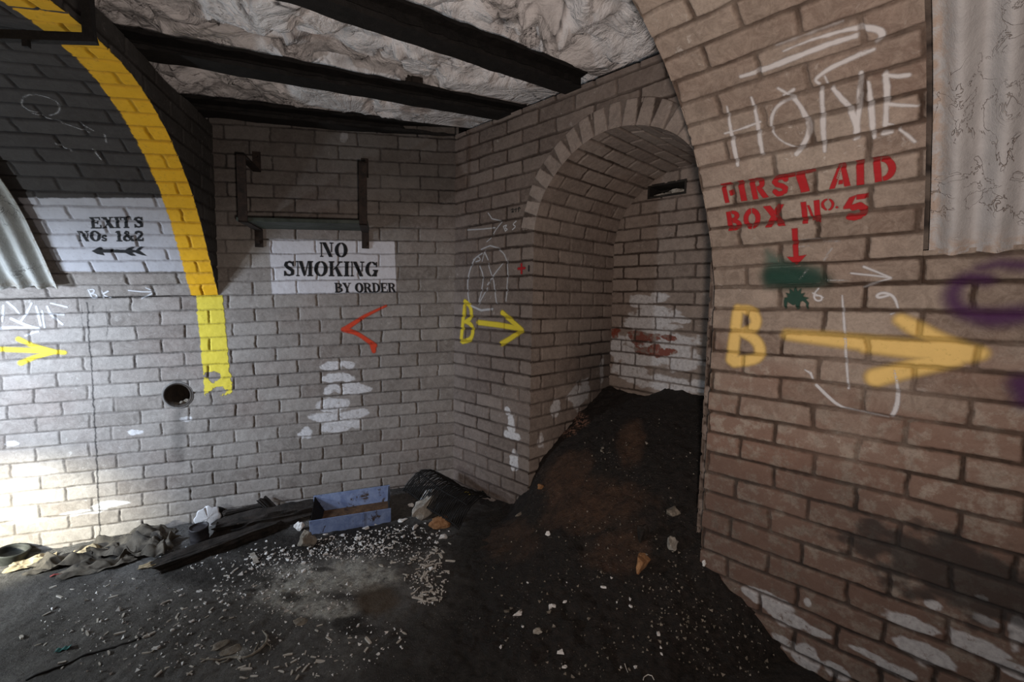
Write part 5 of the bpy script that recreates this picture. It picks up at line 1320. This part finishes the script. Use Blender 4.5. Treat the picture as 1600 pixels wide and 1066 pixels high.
# stones
def stone(name, px, py, size, mat, seed, label, rot=0.0, emb=.25, cat='stone', rough=.75):
    return tag(rock_mesh(name, on(px, py), size, mat, seed, rot=rot, embed=emb, rough=rough), label, cat)
stone('rubble_block', 664, 806, (.10, .060, .060), PALE, 21, 'large pale rubble block half under the wire grille', .9, .2)
stone('rubble_block', 692, 824, (.085, .050, .042), BRICKBIT, 45, 'rusty orange rubble slab at the lower end of the wire grille', .5, .25)
stone('rubble_block', 672, 786, (.07, .045, .05), FLAKE, 46, 'whitish rubble lump behind the large pale block', .2, .25)
stone('rubble_stone', 478, 852, (.050, .042, .042), STONE, 22, 'mossy round stone in front of the left end of the blue trough', .4)
stone('rubble_stone', 468, 828, (.030, .026, .038), FLAKE, 23, 'white cube of rubble beside the left end of the blue trough', .2)
stone('rubble_stone', 473, 808, (.026, .022, .022), STONE, 24, 'tan pebble behind the white cube at the left end of the trough', .2)
stone('brick_fragment', 1003, 880, (.075, .028, .036), BRICKBIT, 25, 'orange broken brick fragment on the heap near the near wall', 1.05)
stone('brick_fragment', 1050, 857, (.048, .022, .036), PALE, 26, 'pale broken stone on the heap right of the orange fragment', 1.0)
stone('brick_fragment', 846, 763, (.030, .020, .016), BRICKBIT, 27, 'small tan brick chip at the foot of the niche corner', .2)
stone('rubble_stone', 1052, 806, (.040, .028, .022), STONE, 28, 'flat brown stone high on the heap near the near wall edge', .4)
stone('rubble_stone', 1003, 845, (.028, .024, .06), WOOD, 29, 'dark upright stub between the two broken pieces on the heap', .4)
stone('rubble_stone', 840, 988, (.020, .016, .012), PALE, 30, 'pinkish pebble alone low on the earth heap', .4)
stone('rubble_stone', 808, 962, (.026, .014, .012), FLAKE, 31, 'crumbled white lump on the lower slope of the heap', .4)
stone('rubble_stone', 857, 836, (.016, .012, .010), FLAKE, 32, 'tiny white lump at the middle of the heap', .4)
stone('rubble_stone', 1101, 884, (.010, .010, .016), FLAKE, 33, 'small pale bit at the bottom corner of the near wall edge', .4)
stone('rubble_stone', 812, 806, (.034, .012, .010), STONE, 35, 'flat tan sliver on the left flank of the heap', .7)
stone('rubble_stone', 642, 792, (.020, .016, .012), FLAKE, 36, 'white flat lump between the trough and the rubble block', .7)
stone('rubble_stone', 628, 815, (.030, .012, .014), FLAKE, 37, 'white shard right of the blue trough', .5)
stone('rubble_stone', 694, 842, (.026, .018, .018), FLAKE, 38, 'white chunk in front of the wire grille', .5)
stone('rubble_stone', 648, 826, (.022, .014, .012), FLAKE, 39, 'white shard in front of the rubble block', 1.5)
for k, (x_, y_) in enumerate([(365, 1018), (343, 1010), (470, 972)]):
    stone('floor_chip', x_, y_, (.045-.006*k, .030, .008), STONE, 70+k, ['broad grey chip bedded in the floor inside the curl of the twig', 'flat grey chip left of the twig', 'pale tan chip flush in the floor beyond the twig'][k], .4, .5)
# yellow scrap and black tuft in the corner
crumple('yellow_scrap', 738, 772, .045, .025, OCHRE, 17, 'dull yellow scrap on the ground between the grille and the right wall', .03, -.6)
P = on(757, 775); bm = bmesh.new()
root = empty('wire_tuft', P); tag(root, 'small black twisted tuft at the right end of the wire grille', 'wire')
for k in range(4):
    a = k*1.7; V, Fq = sweep([np.array([0, 0, -.005]), np.array([.012*math.cos(a), .012*math.sin(a), .022]), np.array([.024*math.cos(a+.8), .024*math.sin(a+.8), .034]), np.array([.03*math.cos(a+1.7), .03*math.sin(a+1.7), .022])], [.009, .010, .008, .004], 7); poly_obj('strand', V, Fq, STEEL, root)
# cord, twig, strips, wires
def along(pts, lift, n=40):
    pts = [on(*q) for q in pts]; P_ = np.array(pts); d_ = np.r_[0, np.cumsum(np.linalg.norm(np.diff(P_, axis=0), axis=1))]
    u_ = np.linspace(0, d_[-1], n); Q = np.stack([np.interp(u_, d_, P_[:, i]) for i in range(3)], 1)
    k = np.array([.25, .5, .25])
    for _ in range(3): Q[1:-1] = k[0]*Q[:-2]+k[1]*Q[1:-1]+k[2]*Q[2:]
    Q[:, 2] = [ground_z(q[0], q[1])+lift for q in Q]; return Q
def strand(name, pts, rad, mat, label, cat, lift=.002, n=40, taper=True, parent=None):
    Q = along(pts, lift, n); rr = rad*(1-.6*np.linspace(0, 1, n)) if taper else np.full(n, rad)
    V, Fq = sweep(Q, rr, 6); o = poly_obj(name, V, Fq, mat)
    return tag(o, label, cat) if label else o
strand('thin_cord', [(40, 1064), (90, 1044), (125, 1028), (150, 1020), (185, 1010), (215, 1000), (233, 992)], .004, CORD, 'long thin dark cord on the floor near the lower left corner', 'cord', taper=False)
Q = along([(312, 1031), (335, 1032), (360, 1028), (385, 1029), (405, 1018), (417, 1006), (418, 995), (410, 986)], .003)
tw = tag(poly_obj('dry_twig', *sweep(Q, np.interp(np.arange(40), [0, 12, 30, 39], [.002, .004, .005, .002]), 7), ROOT), 'curled bleached twig lying on the floor in the foreground', 'twig')
for pts in ([(417, 1006), (424, 1012), (421, 1018)], [(395, 1024), (402, 1010), (404, 1003)], [(360, 1028), (352, 1036), (340, 1037)], [(372, 1030), (376, 1037)]):
    poly_obj('side_shoot', *sweep(along(pts, .003, 12), np.linspace(.0028, .001, 12), 6), ROOT, tw)
def ribbon(name, pts, w, mat, label):
    Q = along(pts, .004, 16); V = []; 
    for i, q in enumerate(Q):
        d_ = Q[min(i+1, 15)]-Q[max(i-1, 0)]; sd = np.cross(d_, UP); sd /= np.linalg.norm(sd)
        for s_, z_ in ((-1, 0), (1, 0), (1, .002), (-1, .002)): V.append(q+sd*s_*w/2+UP*(z_+.003*math.sin(i*.9)))
    Fq = [(i*4+k, i*4+(k+1) % 4, i*4+4+(k+1) % 4, i*4+4+k) for i in range(15) for k in range(4)]+[(0, 1, 2, 3), (63, 62, 61, 60)]
    return tag(poly_obj(name, V, Fq, mat, smooth=False), label, 'strip')
ribbon('plastic_strip', [(86, 1020), (110, 1013)], .018, TEAL, 'teal plastic strip on the floor at lower left')
ribbon('plastic_strip', [(78, 903), (105, 893), (132, 882)], .012, REDS, 'faded red strip lying along the crumpled sheets')
ribbon('metal_strip', [(393, 866), (402, 882)], .022, PALE, 'pale upright strip on the black crumbs left of the trough')
strand('bent_wire', [(1005, 1064), (1006, 1059), (1012, 1055), (1019, 1057), (1022, 1064)], .0014, STICK, 'thin pale wire loop at the bottom edge on the heap', 'wire', taper=False, n=24)
strand('pale_straw', [(976, 1038), (981, 1052)], .0016, STICK, 'single pale straw on the heap above the wire loop', 'straw', n=10)

# ------------------------------------------------------------------ scattered sticks, flakes and crumbs
def chip_mesh(name, kind, seed, mat):
    r_ = np.random.default_rng(seed); bm = bmesh.new()
    if kind == 'stick':
        V = []
        for x_ in (-1, 0, 1):
            for a, c in ((-1, -1), (1, -1), (1, 1), (-1, 1)): V.append(bm.verts.new((x_*.5+r_.normal(0, .03), a*.11+r_.normal(0, .02)+.05*(1-abs(x_))*r_.normal(), c*.09+.09)))
        for i in (0, 4):
            for k in range(4): bm.faces.new((V[i+k], V[i+(k+1) % 4], V[i+4+(k+1) % 4], V[i+4+k]))
        bm.faces.new(V[:4][::-1]); bm.faces.new(V[8:])
    else:
        n = 7; an = np.sort(r_.uniform(0, 2*math.pi, n)); rr = r_.uniform(.3, .55, n)
        a = [bm.verts.new((rr[k]*math.cos(an[k]), rr[k]*math.sin(an[k])*.7, 0)) for k in range(n)]
        c = [bm.verts.new((rr[k]*.85*math.cos(an[k]), rr[k]*.6*math.sin(an[k]), .16+r_.uniform(0, .14))) for k in range(n)]
        bm.faces.new(a[::-1]); bm.faces.new(c)
        for k in range(n): bm.faces.new((a[k], a[(k+1) % n], c[(k+1) % n], c[k]))
    me = bpy.data.meshes.new(name); bmesh.ops.recalc_face_normals(bm, faces=bm.faces); bm.to_mesh(me); bm.free(); me.materials.append(mat); return me
sticks = [chip_mesh('stick_fragment', 'stick', 200+k, STICK) for k in range(4)]
flakes = [chip_mesh('paint_flake', 'flake', 300+k, FLAKE) for k in range(5)]
def scatter_px(regions, seed):
    r_ = np.random.default_rng(seed); out = []
    for x0, y0, x1, y1, n in regions:
        for _ in range(n):
            a, rad = r_.uniform(0, 2*math.pi), math.sqrt(r_.uniform())
            x, y = (x0+x1)/2+(x1-x0)/2*rad*math.cos(a), (y0+y1)/2+(y1-y0)/2*rad*math.sin(a)
            u_, v_ = uv_of(*gpx(x, y)[:2])
            if 2 < x < 1240 and y < 1064 and (u_ < 1.58 or -((gpx(x, y)-O3) @ N3) > .02): out.append((x, y))
    return out
def place_chips(name, meshes, pts, size, label, cat, group, seed):
    r_ = np.random.default_rng(seed)
    for x_, y_ in pts:
        q = on(x_, y_); o = bpy.data.objects.new(name, meshes[r_.integers(len(meshes))]); COL.objects.link(o)
        s_ = size*math.exp(r_.normal(0, .28)); o.location = Vector(q-UP*.0005); o.scale = (s_*r_.uniform(.8, 1.3), s_*.9, s_)
        o.rotation_euler = (r_.normal(0, .12), r_.normal(0, .12), r_.uniform(0, 6.28)); tag(o, label, cat, group)
place_chips('stick_fragment', sticks, scatter_px([(632, 858, 704, 946, 80), (580, 820, 712, 900, 40), (20, 900, 330, 1060, 34), (200, 1025, 640, 1062, 26), (240, 880, 420, 990, 20), (420, 960, 640, 1050, 14)], 1), .021,
            'small broken pale stick lying on the dark floor', 'stick', 'pale stick fragments on the floor', 1)
place_chips('paint_flake', flakes, scatter_px([(470, 832, 600, 876, 46), (555, 815, 640, 870, 44), (370, 845, 470, 890, 26), (640, 800, 710, 850, 12), (260, 880, 460, 960, 26), (200, 960, 330, 1040, 12), (740, 880, 1080, 1060, 20)], 2), .019,
            'small white paint flake lying on the dark floor', 'flake', 'white paint flakes on the floor', 2)
def crumbs(name, regions, size, mat, seed, label):
    r_ = np.random.default_rng(seed); VV, FF = [], []
    for x_, y_ in scatter_px(regions, seed):
        q = on(x_, y_); s_ = size*math.exp(r_.normal(0, .45)); M3 = np.linalg.qr(r_.normal(size=(3, 3)))[0]
        T4 = np.array([(1, 1, 1), (1, -1, -1), (-1, 1, -1), (-1, -1, 1)])*[1, .8, .6]*s_ @ M3; b0 = len(VV)
        VV += [q+v+UP*s_*.4 for v in T4]; FF += [(b0, b0+1, b0+2), (b0, b0+3, b0+1), (b0, b0+2, b0+3), (b0+1, b0+3, b0+2)]
    return tag(poly_obj(name, VV, FF, mat, smooth=False), label, 'crumbs', kind='stuff')
crumbs('white_crumbs', [(480, 835, 610, 880, 420), (380, 855, 500, 905, 260), (570, 820, 690, 880, 260), (640, 870, 700, 950, 160), (330, 890, 560, 960, 300), (240, 850, 420, 900, 120), (60, 900, 330, 1060, 260), (300, 950, 640, 1060, 220)], .0023, FLAKE, 5,
       'white crumbs of paint and plaster strewn over the floor in front of the trough')
crumbs('earth_crumbs', [(740, 800, 1090, 1060, 330), (1000, 860, 1120, 990, 70), (900, 650, 1090, 800, 80), (1050, 950, 1230, 1060, 140)], .0024, STONE, 6, 'pale grit specks strewn over the earth heap')
